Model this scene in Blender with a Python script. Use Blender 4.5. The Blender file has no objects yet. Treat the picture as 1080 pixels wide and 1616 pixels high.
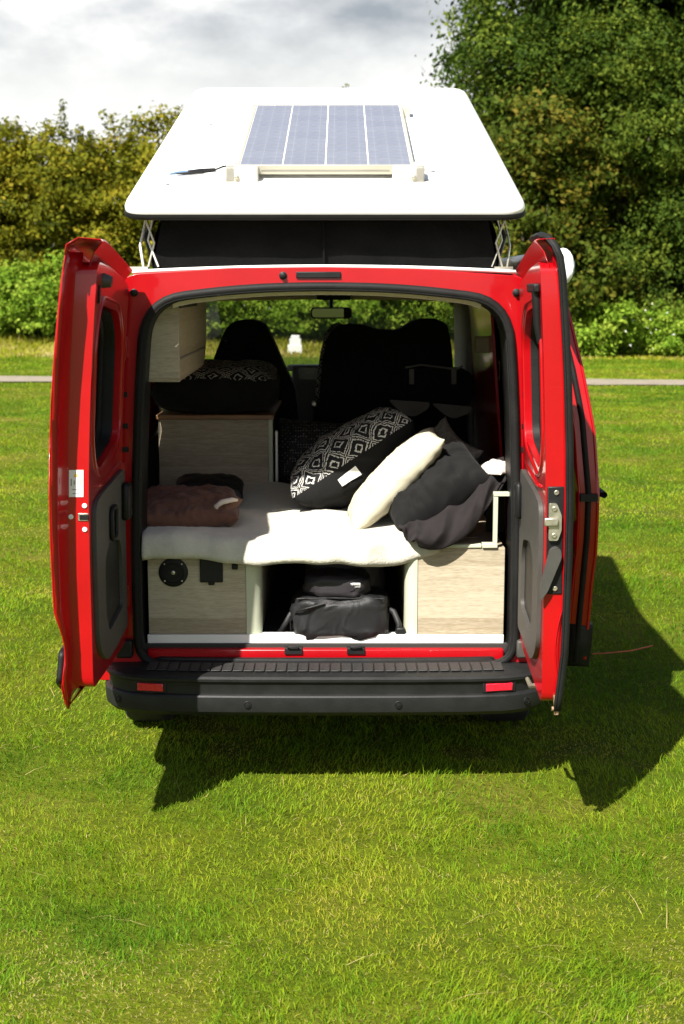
import bpy, bmesh, math, random
import numpy as np
from mathutils import Vector, Matrix, noise, Euler
S = bpy.context.scene
R = math.radians
random.seed(4)

# ------------------------------------------------------------------ camera
CAM_H, F_PX, HORIZON = 1.93, 2244.0, 450.0
PITCH = math.atan((808 - HORIZON) / F_PX)
cd = bpy.data.cameras.new('camera'); cam = bpy.data.objects.new('camera', cd)
S.collection.objects.link(cam); S.camera = cam
cam.location = (0, 0, CAM_H); cam.rotation_euler = (R(90) - PITCH, 0, 0)
cd.sensor_fit = 'VERTICAL'; cd.sensor_height = 36; cd.lens = 50
cd.clip_start = .05; cd.clip_end = 3000
cd.dof.use_dof = True; cd.dof.focus_distance = 5.5; cd.dof.aperture_fstop = 4.8
S.render.resolution_x, S.render.resolution_y = 684, 1024

# ------------------------------------------------------------------ sky, sun, exposure
SUN_DIR = Vector((.44, .765, -1.0)).normalized()
w = bpy.data.worlds.new('World'); S.world = w; w.use_nodes = True
nt = w.node_tree; nt.nodes.clear()
def wn(t, **k):
    n = nt.nodes.new(t)
    for a, b in k.items(): setattr(n, a, b)
    return n
sky = wn('ShaderNodeTexSky', sky_type='NISHITA', sun_disc=False, sun_elevation=math.asin(-SUN_DIR.z),
         sun_rotation=math.atan2(-SUN_DIR.x, -SUN_DIR.y) % (2 * math.pi))
sky.air_density = 1.0; sky.dust_density = 1.2
skym = wn('ShaderNodeVectorMath', operation='SCALE'); skym.inputs['Scale'].default_value = .05
nt.links.new(sky.outputs[0], skym.inputs[0])
tc = wn('ShaderNodeTexCoord'); sep = wn('ShaderNodeSeparateXYZ'); nt.links.new(tc.outputs['Generated'], sep.inputs[0])
pv = wn('ShaderNodeMapping'); pv.inputs['Scale'].default_value = (1, 1, 2.1); nt.links.new(tc.outputs['Generated'], pv.inputs[0])
def wnoise(scale, detail, off):
    mp = wn('ShaderNodeMapping'); mp.inputs['Location'].default_value = off
    nt.links.new(pv.outputs[0], mp.inputs[0])
    n = wn('ShaderNodeTexNoise'); n.inputs['Scale'].default_value = scale; n.inputs['Detail'].default_value = detail
    n.inputs['Roughness'].default_value = .55
    nt.links.new(mp.outputs[0], n.inputs['Vector']); return n
def wramp(src, stops):
    r = wn('ShaderNodeValToRGB'); e = r.color_ramp.elements
    while len(e) < len(stops): e.new(.5)
    for el, (p_, c_) in zip(e, stops): el.position = p_; el.color = c_
    nt.links.new(src, r.inputs[0]); return r
cov = wramp(wnoise(2.2, 7, (3.1, .4, .2)).outputs[0], [(.50, (0, 0, 0, 1)), (.66, (1, 1, 1, 1))])
shade = wramp(wnoise(4.2, 8, (7.3, 2.55, .8)).outputs[0], [(.38, (.17, .19, .21, 1)), (.48, (.32, .33, .34, 1)), (.57, (.50, .50, .485, 1))])
mix = wn('ShaderNodeMix', data_type='RGBA')
nt.links.new(cov.outputs[0], mix.inputs['Factor']); nt.links.new(skym.outputs[0], mix.inputs['A']); nt.links.new(shade.outputs[0], mix.inputs['B'])
# clouds pile up towards the horizon: pale haze low down
hz = wramp(sep.outputs[2], [(.20, (1, 1, 1, 1)), (.34, (0, 0, 0, 1))])
mix2 = wn('ShaderNodeMix', data_type='RGBA'); deck = wn('ShaderNodeMix', data_type='RGBA'); deck.inputs['B'].default_value = (.51, .51, .485, 1)
lowb = wramp(sep.outputs[2], [(.095, (1, 1, 1, 1)), (.175, (0, 0, 0, 1))])
nt.links.new(lowb.outputs[0], deck.inputs['Factor']); nt.links.new(shade.outputs[0], deck.inputs['A']); nt.links.new(deck.outputs['Result'], mix2.inputs['B'])
nt.links.new(hz.outputs[0], mix2.inputs['Factor']); nt.links.new(mix.outputs['Result'], mix2.inputs['A'])
bg = wn('ShaderNodeBackground'); bg.inputs['Strength'].default_value = 1.0
nt.links.new(mix2.outputs['Result'], bg.inputs['Color'])
wo = wn('ShaderNodeOutputWorld'); nt.links.new(bg.outputs[0], wo.inputs[0])

sl = bpy.data.lights.new('sun', 'SUN'); sun = bpy.data.objects.new('sun', sl); S.collection.objects.link(sun)
sl.energy = 5.0; sl.angle = R(.55); sl.color = (1, .955, .87)
sun.rotation_euler = SUN_DIR.to_track_quat('-Z', 'Y').to_euler(); sun.location = (-6, -12, 15)
S.view_settings.view_transform = 'Standard'; S.view_settings.look = 'None'
S.view_settings.exposure = 1.25; S.view_settings.gamma = 1
S.render.engine = 'CYCLES'; S.cycles.max_bounces = 10; S.cycles.diffuse_bounces = 6; S.cycles.transparent_max_bounces = 16

# ------------------------------------------------------------------ helpers
VX, VY = -.065, 5.4          # the van's rear plane, centre line
cP, sP = math.cos(PITCH), math.sin(PITCH)
def P(x, y, Y):
    """photo pixel + depth Y -> (x, Y, z) world"""
    a = (x - 540) / F_PX; b = -(y - 808) / F_PX
    t = Y / (cP + b * sP)
    return Vector((a * t, Y, CAM_H + (b * cP - sP) * t))
def L(x, y, Y):
    """same, in van coordinates"""
    p = P(x, y, Y); return Vector((p.x - VX, p.y - VY, p.z))

class MB:
    def __init__(s): s.v = []; s.f = []
    def add(s, vs, fs):
        o = len(s.v); s.v += [tuple(v) for v in vs]; s.f += [tuple(i + o for i in f) for f in fs]; return s
    def box(s, x0, x1, y0, y1, z0, z1, fn=None):
        vs = [(x, y, z) for x in (x0, x1) for y in (y0, y1) for z in (z0, z1)]
        if fn: vs = [fn(*v) for v in vs]
        return s.add(vs, [(0, 1, 3, 2), (4, 6, 7, 5), (0, 4, 5, 1), (2, 3, 7, 6), (0, 2, 6, 4), (1, 5, 7, 3)])
    def tube(s, pts, r, seg=8, closed=False, caps=True, sq=(1, 1)):
        pts = [Vector(p) for p in pts]; n = len(pts)
        rr = r if isinstance(r, (list, tuple)) else [r] * n
        vs, fs = [], []; prev = None
        for i, p in enumerate(pts):
            if closed: d = pts[(i + 1) % n] - pts[i - 1]
            else: d = pts[min(i + 1, n - 1)] - pts[max(i - 1, 0)]
            d.normalize()
            if prev is None:
                up = Vector((0, 0, 1)) if abs(d.z) < .9 else Vector((0, 1, 0))
                x = d.cross(up).normalized()
            else: x = (prev - d * prev.dot(d)).normalized()
            prev = x; y = d.cross(x)
            for k in range(seg):
                a = 2 * math.pi * k / seg
                vs.append(p + x * math.cos(a) * rr[i] * sq[0] + y * math.sin(a) * rr[i] * sq[1])
        m = n if closed else n - 1
        for i in range(m):
            j = (i + 1) % n
            for k in range(seg):
                l = (k + 1) % seg
                fs.append((i * seg + k, i * seg + l, j * seg + l, j * seg + k))
        if caps and not closed:
            fs.append(tuple(range(seg))[::-1]); fs.append(tuple((n - 1) * seg + k for k in range(seg)))
        return s.add(vs, fs)
    def loft(s, rings, closed=True, cap0=False, cap1=False):
        n = len(rings[0]); vs = [v for r in rings for v in r]; fs = []
        for i in range(len(rings) - 1):
            for k in range(n if closed else n - 1):
                l = (k + 1) % n
                fs.append((i * n + k, i * n + l, (i + 1) * n + l, (i + 1) * n + k))
        if cap0: fs.append(tuple(range(n))[::-1])
        if cap1: fs.append(tuple((len(rings) - 1) * n + k for k in range(n)))
        return s.add(vs, fs)
    def lathe(s, prof, origin, axis, seg=20):
        axis = Vector(axis).normalized(); o = Vector(origin)
        up = Vector((0, 0, 1)) if abs(axis.z) < .9 else Vector((1, 0, 0))
        x = axis.cross(up).normalized(); y = axis.cross(x)
        rings = [[o + axis * h + (x * math.cos(a) + y * math.sin(a)) * r for a in [2 * math.pi * k / seg for k in range(seg)]] for r, h in prof]
        return s.loft(rings, True, True, True)
    def grid(s, nu, nv, fn, closed_u=False):
        vs = [fn(i / (nu - (0 if closed_u else 1)), j / (nv - 1)) for j in range(nv) for i in range(nu)]
        fs = []
        for j in range(nv - 1):
            for i in range(nu if closed_u else nu - 1):
                k = (i + 1) % nu
                fs.append((j * nu + i, j * nu + k, (j + 1) * nu + k, (j + 1) * nu + i))
        return s.add(vs, fs)
    def plate(s, outer, holes, fn, cuts=(), thick=None):
        """polygon with holes in (a,b), cut by lines, mapped by fn(a,b,c); c = 0 and, when thick is set, c = thick"""
        bm = bmesh.new(); eds = []
        for loop in [outer] + list(holes):
            vs = [bm.verts.new((p[0], p[1], 0)) for p in loop]
            eds += [bm.edges.new((vs[i], vs[(i + 1) % len(vs)])) for i in range(len(vs))]
        bmesh.ops.triangle_fill(bm, use_beauty=True, use_dissolve=False, edges=eds)
        for ax, val in cuts:
            bmesh.ops.bisect_plane(bm, geom=bm.verts[:] + bm.edges[:] + bm.faces[:], plane_co=(val, val, 0), plane_no=(1, 0, 0) if ax == 0 else (0, 1, 0))
        if thick is not None:
            r = bmesh.ops.extrude_face_region(bm, geom=bm.faces[:])
            for e in r['geom']:
                if isinstance(e, bmesh.types.BMVert): e.co.z = thick
        bm.verts.index_update()
        vs = [fn(v.co.x, v.co.y, v.co.z) for v in bm.verts]
        fs = [tuple(v.index for v in f.verts) for f in bm.faces]
        bm.free(); return s.add(vs, fs)
    def mesh(s, name):
        me = bpy.data.meshes.new(name); me.from_pydata(s.v, [], s.f); me.update()
        bm = bmesh.new(); bm.from_mesh(me); bmesh.ops.recalc_face_normals(bm, faces=bm.faces); bm.to_mesh(me); bm.free()
        return me
def obj(name, mb, mat, parent=None, smooth=None, bevel=0, solid=0, subd=0, seg=2):
    me = mb.mesh(name) if isinstance(mb, MB) else mb
    o = bpy.data.objects.new(name, me); S.collection.objects.link(o)
    if mat and not me.materials: me.materials.append(mat)
    if parent: o.parent = parent
    if solid:
        m = o.modifiers.new('solid', 'SOLIDIFY'); m.thickness = solid; m.offset = -1
    if bevel:
        m = o.modifiers.new('bevel', 'BEVEL'); m.width = bevel; m.segments = seg; m.limit_method = 'ANGLE'; m.angle_limit = R(38)
        smooth = 35 if smooth is None else smooth
    if subd:
        m = o.modifiers.new('subd', 'SUBSURF'); m.levels = m.render_levels = subd; smooth = 180 if smooth is None else smooth
    if smooth:
        if smooth >= 180: me.shade_smooth()
        else:
            me.shade_smooth(); me.set_sharp_from_angle(angle=R(smooth))
    return o
def empty(name, loc, parent=None):
    o = bpy.data.objects.new(name, None); S.collection.objects.link(o); o.location = loc; o.empty_display_size = .2
    if parent: o.parent = parent
    return o
def tag(o, label=None, cat=None, group=None, kind=None):
    if label: o['label'] = label
    if cat: o['category'] = cat
    if group: o['group'] = group
    if kind: o['kind'] = kind
    return o
def rebase(o):
    """put a top-level mesh object's origin at the middle of its base"""
    co = np.array([v.co[:] for v in o.data.vertices]); c = Vector(((co[:, 0].min() + co[:, 0].max()) / 2, (co[:, 1].min() + co[:, 1].max()) / 2, co[:, 2].min()))
    o.data.transform(Matrix.Translation(-c)); o.location = c; return o
def rpoly(pts, rad, seg=6):
    """round the corners of a polygon"""
    n = len(pts); out = []
    rads = rad if isinstance(rad, (list, tuple)) else [rad] * n
    for i in range(n):
        p = Vector(pts[i]); a = Vector(pts[i - 1]); b = Vector(pts[(i + 1) % n]); r = rads[i]
        if r <= 0: out.append(tuple(p)); continue
        la, lb = (a - p).length, (b - p).length
        d = min(r, la * .49, lb * .49)
        A = p + (a - p).normalized() * d; B = p + (b - p).normalized() * d
        for k in range(seg + 1):
            t = k / seg; q = A.lerp(p, t).lerp(p.lerp(B, t), t); out.append(tuple(q))
    return out
def rrect(x0, x1, y0, y1, r, seg=6): return rpoly([(x0, y0), (x1, y0), (x1, y1), (x0, y1)], r, seg)
def nz(x, y, z, s=1.0): return noise.noise(Vector((x * s, y * s, z * s)))

# ------------------------------------------------------------------ materials
MATS = {}
def newmat(name):
    m = bpy.data.materials.new(name); m.use_nodes = True; MATS[name] = m
    return m, m.node_tree, m.node_tree.nodes['Principled BSDF']
def N(t, kind, **k):
    n = t.nodes.new(kind)
    for a, b in k.items():
        if a in n.inputs: n.inputs[a].default_value = b
        else: setattr(n, a, b)
    return n
def simple(name, col, rough=.5, metal=0, coat=0, var=.12, vscale=9, bump=0, bscale=60, stretch=(1, 1, 1), sheen=0, spec=.5, wrinkle=0, wscale=7):
    m, t, b = newmat(name)
    tcn = N(t, 'ShaderNodeTexCoord'); mp = N(t, 'ShaderNodeMapping'); mp.inputs['Scale'].default_value = stretch
    t.links.new(tcn.outputs['Object'], mp.inputs[0])
    n = N(t, 'ShaderNodeTexNoise', Scale=vscale, Detail=6.0, Roughness=.6); t.links.new(mp.outputs[0], n.inputs['Vector'])
    r = N(t, 'ShaderNodeValToRGB'); e = r.color_ramp.elements
    e[0].position = .3; e[1].position = .7
    e[0].color = (*[c * (1 - var) for c in col], 1); e[1].color = (*[min(1, c * (1 + var)) for c in col], 1)
    t.links.new(n.outputs[0], r.inputs[0]); t.links.new(r.outputs[0], b.inputs['Base Color'])
    mr = N(t, 'ShaderNodeMapRange'); mr.inputs['To Min'].default_value = max(0, rough * .85); mr.inputs['To Max'].default_value = min(1, rough * 1.2)
    t.links.new(n.outputs[0], mr.inputs[0]); t.links.new(mr.outputs[0], b.inputs['Roughness'])
    b.inputs['Metallic'].default_value = metal; b.inputs['Coat Weight'].default_value = coat; b.inputs['Coat Roughness'].default_value = .06
    b.inputs['Sheen Weight'].default_value = sheen; b.inputs['Specular IOR Level'].default_value = spec
    if bump:
        n2 = N(t, 'ShaderNodeTexNoise', Scale=bscale, Detail=4.0); t.links.new(mp.outputs[0], n2.inputs['Vector'])
        bp = N(t, 'ShaderNodeBump', Strength=bump, Distance=.01); t.links.new(n2.outputs[0], bp.inputs['Height']); t.links.new(bp.outputs[0], b.inputs['Normal'])
    if wrinkle:
        n3 = N(t, 'ShaderNodeTexNoise', noise_type='RIDGED_MULTIFRACTAL', Scale=wscale, Detail=3.0, Distortion=1.2); t.links.new(mp.outputs[0], n3.inputs['Vector'])
        b3 = N(t, 'ShaderNodeBump', Strength=wrinkle, Distance=.02); t.links.new(n3.outputs[0], b3.inputs['Height'])
        if bump: t.links.new(b3.outputs[0], bp.inputs['Normal'])
        else: t.links.new(b3.outputs[0], b.inputs['Normal'])
    return m
RED = simple('red_paint', (.34, .0012, .0046), .32, coat=.55, var=.09, vscale=5, bump=.03, bscale=14, spec=.3)
BLACKP = simple('black_plastic', (.008, .008, .0083), .5, var=.3, bump=.12, bscale=220, spec=.3)
BUMPER = simple('bumper_plastic', (.0115, .0117, .0118), .50, var=.25, vscale=14, bump=.12, bscale=260, spec=.28)
RUBBER = simple('rubber_seal', (.009, .009, .0085), .6, var=.3, bump=.1, bscale=90, spec=.2)
GREYP = simple('grey_trim', (.050, .047, .042), .55, var=.12, bump=.1, bscale=240)
GREYL = simple('light_grey_trim', (.22, .21, .19), .65, var=.1, bump=.1, bscale=180)
BEIGE = simple('headliner', (.60, .56, .48), .9, var=.08, bump=.1, bscale=150)
WHITE = simple('white_gelcoat', (.82, .82, .80), .35, coat=.3, var=.03, vscale=3, bump=.02, bscale=8)
WHITEP = simple('white_plastic', (.78, .77, .73), .45, var=.05)
ALU = simple('aluminium', (.62, .62, .60), .38, metal=.6, var=.08, vscale=30, stretch=(1, 8, 8))
ALUG = simple('green_grey_profile', (.50, .53, .40), .45, var=.05, metal=.1)
STEEL = simple('zinc_steel', (.50, .47, .38), .38, metal=.85, var=.25, vscale=40)
TYRE = simple('tyre_rubber', (.014, .014, .014), .8, var=.2, bump=.3, bscale=60)
BLKCLOTH = simple('black_cloth', (.015, .015, .016), .92, var=.3, bump=.35, bscale=300, sheen=.05, spec=.15)
CHARCOAL = simple('charcoal_cloth', (.0095, .0092, .0092), .9, var=.2, wrinkle=.8, wscale=6, bump=.3, bscale=260, sheen=.02, spec=.15)
PLUM = simple('plum_grey_cloth', (.0165, .0135, .0140), .88, wrinkle=.7, wscale=7, var=.25, vscale=14, bump=.3, bscale=220, sheen=.03, spec=.15)
BROWN = simple('brown_cloth', (.135, .062, .042), .85, wrinkle=.45, wscale=6, var=.25, vscale=16, bump=.3, bscale=200, sheen=.1, spec=.25)
CREAM = simple('cream_cotton', (.50, .46, .345), .85, wrinkle=.6, wscale=7, var=.06, vscale=10, bump=.25, bscale=220)
FLEECE = simple('white_fleece', (.52, .50, .42), .97, wrinkle=.35, wscale=4, var=.07, vscale=22, bump=.35, bscale=110, sheen=.3, spec=.1)
PINKW = simple('pink_white_cloth', (.66, .57, .50), .85, var=.1, bump=.3, bscale=150)
NYLON = simple('black_nylon', (.012, .012, .013), .45, wrinkle=.5, wscale=12, var=.3, bump=.25, bscale=420, spec=.4)
NYLON2 = simple('dark_plum_nylon', (.022, .019, .022), .5, var=.25, bump=.25, bscale=420, spec=.4)
CANVAS = simple('black_canvas', (.0055, .0055, .0055), .9, var=.35, vscale=6, bump=.3, bscale=60, spec=.08)
GREYROOF = simple('roof_flange', (.50, .50, .50), .5, var=.1)
LENS = simple('red_lens', (.55, .01, .03), .2, var=.25, vscale=60, coat=.6, stretch=(1, 1, 1))
LABEL = simple('white_label', (.75, .75, .72), .7, var=.03)
CORD = simple('red_cord', (.45, .10, .05), .8)
HIVE = simple('white_box_paint', (.80, .80, .78), .6, var=.05)
BARK = simple('bark', (.075, .058, .042), .95, var=.4, vscale=6, bump=.6, bscale=14, stretch=(3, 3, 1))
WORKTOP = simple('brown_worktop', (.30, .16, .07), .45, var=.25, vscale=6, stretch=(1, 10, 10))

def woodmat(name, c0, c1):
    m, t, b = newmat(name)
    tcn = N(t, 'ShaderNodeTexCoord'); mp = N(t, 'ShaderNodeMapping'); mp.inputs['Scale'].default_value = (2.4, 2.4, 30)
    t.links.new(tcn.outputs['Object'], mp.inputs[0])
    n1 = N(t, 'ShaderNodeTexNoise', Scale=2.2, Detail=7.0, Roughness=.65, Distortion=1.1); t.links.new(mp.outputs[0], n1.inputs['Vector'])
    mp2 = N(t, 'ShaderNodeMapping'); mp2.inputs['Scale'].default_value = (16, 16, 230); t.links.new(tcn.outputs['Object'], mp2.inputs[0])
    n2 = N(t, 'ShaderNodeTexNoise', Scale=2.0, Detail=4.0); t.links.new(mp2.outputs[0], n2.inputs['Vector'])
    ad = N(t, 'ShaderNodeMix', data_type='FLOAT'); ad.inputs[0].default_value = .48
    t.links.new(n1.outputs[0], ad.inputs[2]); t.links.new(n2.outputs[0], ad.inputs[3])
    # board joints every ~0.1 m, printed on the laminate
    sx = N(t, 'ShaderNodeSeparateXYZ'); t.links.new(tcn.outputs['Object'], sx.inputs[0])
    fr = N(t, 'ShaderNodeMath', operation='SNAP'); t.links.new(sx.outputs[2], fr.inputs[0]); fr.inputs[1].default_value = .105
    wn_ = N(t, 'ShaderNodeTexWhiteNoise', noise_dimensions='1D'); t.links.new(fr.outputs[0], wn_.inputs['W'])
    ma = N(t, 'ShaderNodeMath', operation='MULTIPLY_ADD'); ma.inputs[1].default_value = .16; t.links.new(wn_.outputs[0], ma.inputs[0]); t.links.new(ad.outputs[0], ma.inputs[2])
    r = N(t, 'ShaderNodeValToRGB'); e = r.color_ramp.elements
    e[0].position = .44; e[1].position = .70; e[0].color = (*c0, 1); e[1].color = (*c1, 1)
    t.links.new(ma.outputs[0], r.inputs[0]); t.links.new(r.outputs[0], b.inputs['Base Color'])
    b.inputs['Roughness'].default_value = .5
    bp = N(t, 'ShaderNodeBump', Strength=.08, Distance=.004); t.links.new(n2.outputs[0], bp.inputs['Height']); t.links.new(bp.outputs[0], b.inputs['Normal'])
    return m
WOOD = woodmat('pale_oak_laminate', (.27, .22, .145), (.46, .40, .295))

def glassmat(name, tint, fac):
    m, t, b = newmat(name); t.nodes.remove(b)
    tr = N(t, 'ShaderNodeBsdfTransparent'); tr.inputs[0].default_value = (*tint, 1)
    gl = N(t, 'ShaderNodeBsdfGlossy'); gl.inputs['Roughness'].default_value = .02
    fz = N(t, 'ShaderNodeFresnel', IOR=1.45); mx = N(t, 'ShaderNodeMixShader')
    ml = N(t, 'ShaderNodeMath', operation='MULTIPLY'); ml.inputs[1].default_value = fac
    t.links.new(fz.outputs[0], ml.inputs[0]); t.links.new(ml.outputs[0], mx.inputs[0])
    t.links.new(tr.outputs[0], mx.inputs[1]); t.links.new(gl.outputs[0], mx.inputs[2])
    t.links.new(mx.outputs[0], t.nodes['Material Output'].inputs[0]); return m
GLASS = glassmat('clear_glass', (.95, .97, .94), .5)
TINT = glassmat('tinted_glass', (.02, .022, .022), .5)
MIRROR = simple('mirror', (.16, .17, .15), .04, metal=1, var=0)

def patternmat(name, cell, bright=(.50, .49, .46), dark=(.010, .010, .012)):
    """black cloth printed with white nested diamonds, driven by the UV of the cushion"""
    m, t, b = newmat(name)
    uv = N(t, 'ShaderNodeUVMap'); mp = N(t, 'ShaderNodeMapping'); mp.inputs['Scale'].default_value = (cell[0], cell[1], 1)
    t.links.new(uv.outputs[0], mp.inputs[0])
    dn = N(t, 'ShaderNodeTexNoise', Scale=2.6, Detail=3.0); t.links.new(mp.outputs[0], dn.inputs['Vector'])
    dm = N(t, 'ShaderNodeVectorMath', operation='SCALE'); dm.inputs['Scale'].default_value = .22; t.links.new(dn.outputs['Color'], dm.inputs[0])
    av = N(t, 'ShaderNodeVectorMath', operation='ADD'); t.links.new(mp.outputs[0], av.inputs[0]); t.links.new(dm.outputs[0], av.inputs[1])
    sx = N(t, 'ShaderNodeSeparateXYZ'); t.links.new(av.outputs[0], sx.inputs[0])
    def M_(op, a, bb=None):
        n = N(t, 'ShaderNodeMath', operation=op)
        for i, q in enumerate((a, bb)):
            if q is None: continue
            if isinstance(q, (int, float)): n.inputs[i].default_value = q
            else: t.links.new(q, n.inputs[i])
        return n.outputs[0]
    ax = M_('ABSOLUTE', M_('SUBTRACT', M_('FRACT', sx.outputs[0]), .5)); ay = M_('ABSOLUTE', M_('SUBTRACT', M_('FRACT', sx.outputs[1]), .5))
    d = M_('ADD', ax, ay)
    # line at the diamond border, a second one just inside, and a small ring in the centre
    l1 = M_('LESS_THAN', M_('ABSOLUTE', M_('SUBTRACT', d, .52)), .022)
    l2 = M_('LESS_THAN', M_('ABSOLUTE', M_('SUBTRACT', d, .40)), .030)
    l3 = M_('LESS_THAN', M_('ABSOLUTE', M_('SUBTRACT', d, .16)), .040)
    l4 = M_('LESS_THAN', M_('ABSOLUTE', M_('SUBTRACT', d, .62)), .018)
    l5 = M_('LESS_THAN', M_('ABSOLUTE', M_('SUBTRACT', d, .84)), .03)
    mk = M_('MAXIMUM', M_('MAXIMUM', M_('MAXIMUM', l1, l2), M_('MAXIMUM', l3, l4)), l5)
    bn = N(t, 'ShaderNodeTexNoise', Scale=14.0, Detail=2.0); t.links.new(mp.outputs[0], bn.inputs['Vector'])
    mk = M_('MULTIPLY', mk, M_('GREATER_THAN', bn.outputs[0], .40))
    mx = N(t, 'ShaderNodeMix', data_type='RGBA'); mx.inputs['A'].default_value = (*dark, 1); mx.inputs['B'].default_value = (*bright, 1)
    t.links.new(mk, mx.inputs['Factor']); t.links.new(mx.outputs['Result'], b.inputs['Base Color'])
    b.inputs['Roughness'].default_value = .85; b.inputs['Specular IOR Level'].default_value = .2
    return m
PATTERN = patternmat('diamond_print_cloth', (8.2, 8.2))

def leafmat(name, c_dark, c_mid, c_light, trans=.35, rough=.55):
    """colour ramp driven by the per-leaf random value stored in the mesh"""
    m, t, b = newmat(name)
    at = N(t, 'ShaderNodeAttribute', attribute_name='rnd'); r = N(t, 'ShaderNodeValToRGB'); e = r.color_ramp.elements; e.new(.5)
    for el, (p_, c_) in zip(e, ((.0, c_dark), (.5, c_mid), (1., c_light))): el.position = p_; el.color = (*c_, 1)
    t.links.new(at.outputs['Fac'], r.inputs[0]); t.links.new(r.outputs[0], b.inputs['Base Color'])
    b.inputs['Roughness'].default_value = .7; b.inputs['Specular IOR Level'].default_value = .10
    tl = N(t, 'ShaderNodeBsdfTranslucent'); mx = N(t, 'ShaderNodeMixShader'); mx.inputs[0].default_value = trans
    t.links.new(r.outputs[0], tl.inputs[0]); t.links.new(b.outputs[0], mx.inputs[1]); t.links.new(tl.outputs[0], mx.inputs[2])
    t.links.new(mx.outputs[0], t.nodes['Material Output'].inputs[0]); return m
GRASS = None

# ------------------------------------------------------------------ ground, path
def groundmat():
    m, t, b = newmat('lawn_ground')
    g = N(t, 'ShaderNodeNewGeometry')
    n1 = N(t, 'ShaderNodeTexNoise', Scale=.55, Detail=7.0, Roughness=.65); n2 = N(t, 'ShaderNodeTexNoise', Scale=14.0, Detail=6.0, Roughness=.7)
    t.links.new(g.outputs['Position'], n1.inputs['Vector']); t.links.new(g.outputs['Position'], n2.inputs['Vector'])
    r1 = N(t, 'ShaderNodeValToRGB'); e = r1.color_ramp.elements; e.new(.5)
    for el, (p_, c_) in zip(e, ((.32, (.055, .098, .005)), (.52, (.110, .138, .007)), (.72, (.18, .150, .03)))): el.position = p_; el.color = (*c_, 1)
    t.links.new(n1.outputs[0], r1.inputs[0])
    r2 = N(t, 'ShaderNodeValToRGB'); r2.color_ramp.elements[0].position = .3; r2.color_ramp.elements[0].color = (.55, .55, .5, 1); r2.color_ramp.elements[1].position = .7
    t.links.new(n2.outputs[0], r2.inputs[0])
    mx = N(t, 'ShaderNodeMix', data_type='RGBA', blend_type='MULTIPLY'); mx.inputs['Factor'].default_value = 1
    t.links.new(r1.outputs[0], mx.inputs['A']); t.links.new(r2.outputs[0], mx.inputs['B']); t.links.new(mx.outputs['Result'], b.inputs['Base Color'])
    b.inputs['Roughness'].default_value = .95; b.inputs['Specular IOR Level'].default_value = .1
    bp = N(t, 'ShaderNodeBump', Strength=.8, Distance=.05); t.links.new(n2.outputs[0], bp.inputs['Height']); t.links.new(bp.outputs[0], b.inputs['Normal'])
    return m
mb = MB(); mb.add([(-700, -200, 0), (700, -200, 0), (700, 1500, 0), (-700, 1500, 0)], [(0, 1, 2, 3)])
tag(obj('ground', mb, groundmat()), 'sunlit green lawn of the camping field', 'lawn', kind='structure')
PATHM = simple('gravel_path', (.22, .185, .14), .95, var=.15, vscale=3, bump=.4, bscale=20)
def path_edge(x, side): return 29.15 - .115 * x * (1 if x > 0 else .35) + side * (.95 + .12 * math.sin(x * .33) - .25 * min(1, max(0, x / 6))) + .12 * nz(x, side, 3, 1.1)
xs = [i * .5 for i in range(-120, 121)]
mb = MB(); mb.loft([[(x, path_edge(x, -1), .022) for x in xs], [(x, path_edge(x, 1), .022) for x in xs]], closed=False)
tag(obj('path', mb, PATHM), 'pale gravel path crossing the field before the hedge', 'path', kind='structure')

# ------------------------------------------------------------------ the van
van = empty('campervan', (VX, VY, 0))
tag(van, 'red campervan with open rear doors and a raised white pop-up roof', 'campervan')
BODY = [(.33, .80), (.45, .86), (.60, .91), (.85, .943), (1.10, .945), (1.35, .925), (1.60, .875), (1.85, .815), (1.94, .775), (1.985, .70)]
def side_u(z):
    if z <= BODY[0][0]: return BODY[0][1]
    for (z0, u0), (z1, u1) in zip(BODY, BODY[1:]):
        if z <= z1: return u0 + (u1 - u0) * (z - z0) / (z1 - z0)
    return BODY[-1][1]
ZC = [(1, z) for z in (.45, .6, .72, .85, .98, 1.1, 1.22, 1.35, 1.47, 1.6, 1.72, 1.85, 1.94)]
def arch(c, r=.37, z0=.33): return [(c + r * math.cos(a), max(z0, .33 + r * math.sin(a))) for a in [math.pi * (1 - k / 14) for k in range(15)]]
front = [(4.80, .33), (4.84, .5), (4.80, .8), (4.68, .98), (4.30, 1.12), (4.02, 1.18), (3.25, 1.90), (3.05, 1.985)]
outl = [(0, .45), (.02, .33)] + arch(.80) + arch(4.05) + front + [(.10, 1.985), (.05, 1.94), (.02, 1.60)]
for sgn, nm in ((-1, 'left'), (1, 'right')):
    holes = [rpoly([(2.75, 1.18), (3.75, 1.20), (3.2, 1.78), (2.78, 1.80)], .06)]
    wins = [holes[0]]
    if sgn < 0:
        h = rrect(1.36, 1.66, 1.14, 1.46, .04); holes.append(h); wins.append(h)
    mb = MB(); mb.plate(outl, holes, lambda a, b, c: (sgn * side_u(b) * (1 - max(0, a - 3.6) ** 2 * .10), a, b), ZC)
    side = obj('body_side', mb, RED, van, smooth=40, solid=.02 * (1 if sgn > 0 else 1))
    for h in wins:
        mb = MB(); mb.plate(h, [], lambda a, b, c: (sgn * (side_u(b) + .002) * (1 - max(0, a - 3.6) ** 2 * .10), a, b), ZC)
        obj('window_glass', mb, GLASS if h is wins[0] else glassmat('side_glass', (.35, .37, .35), .6), side)
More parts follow.
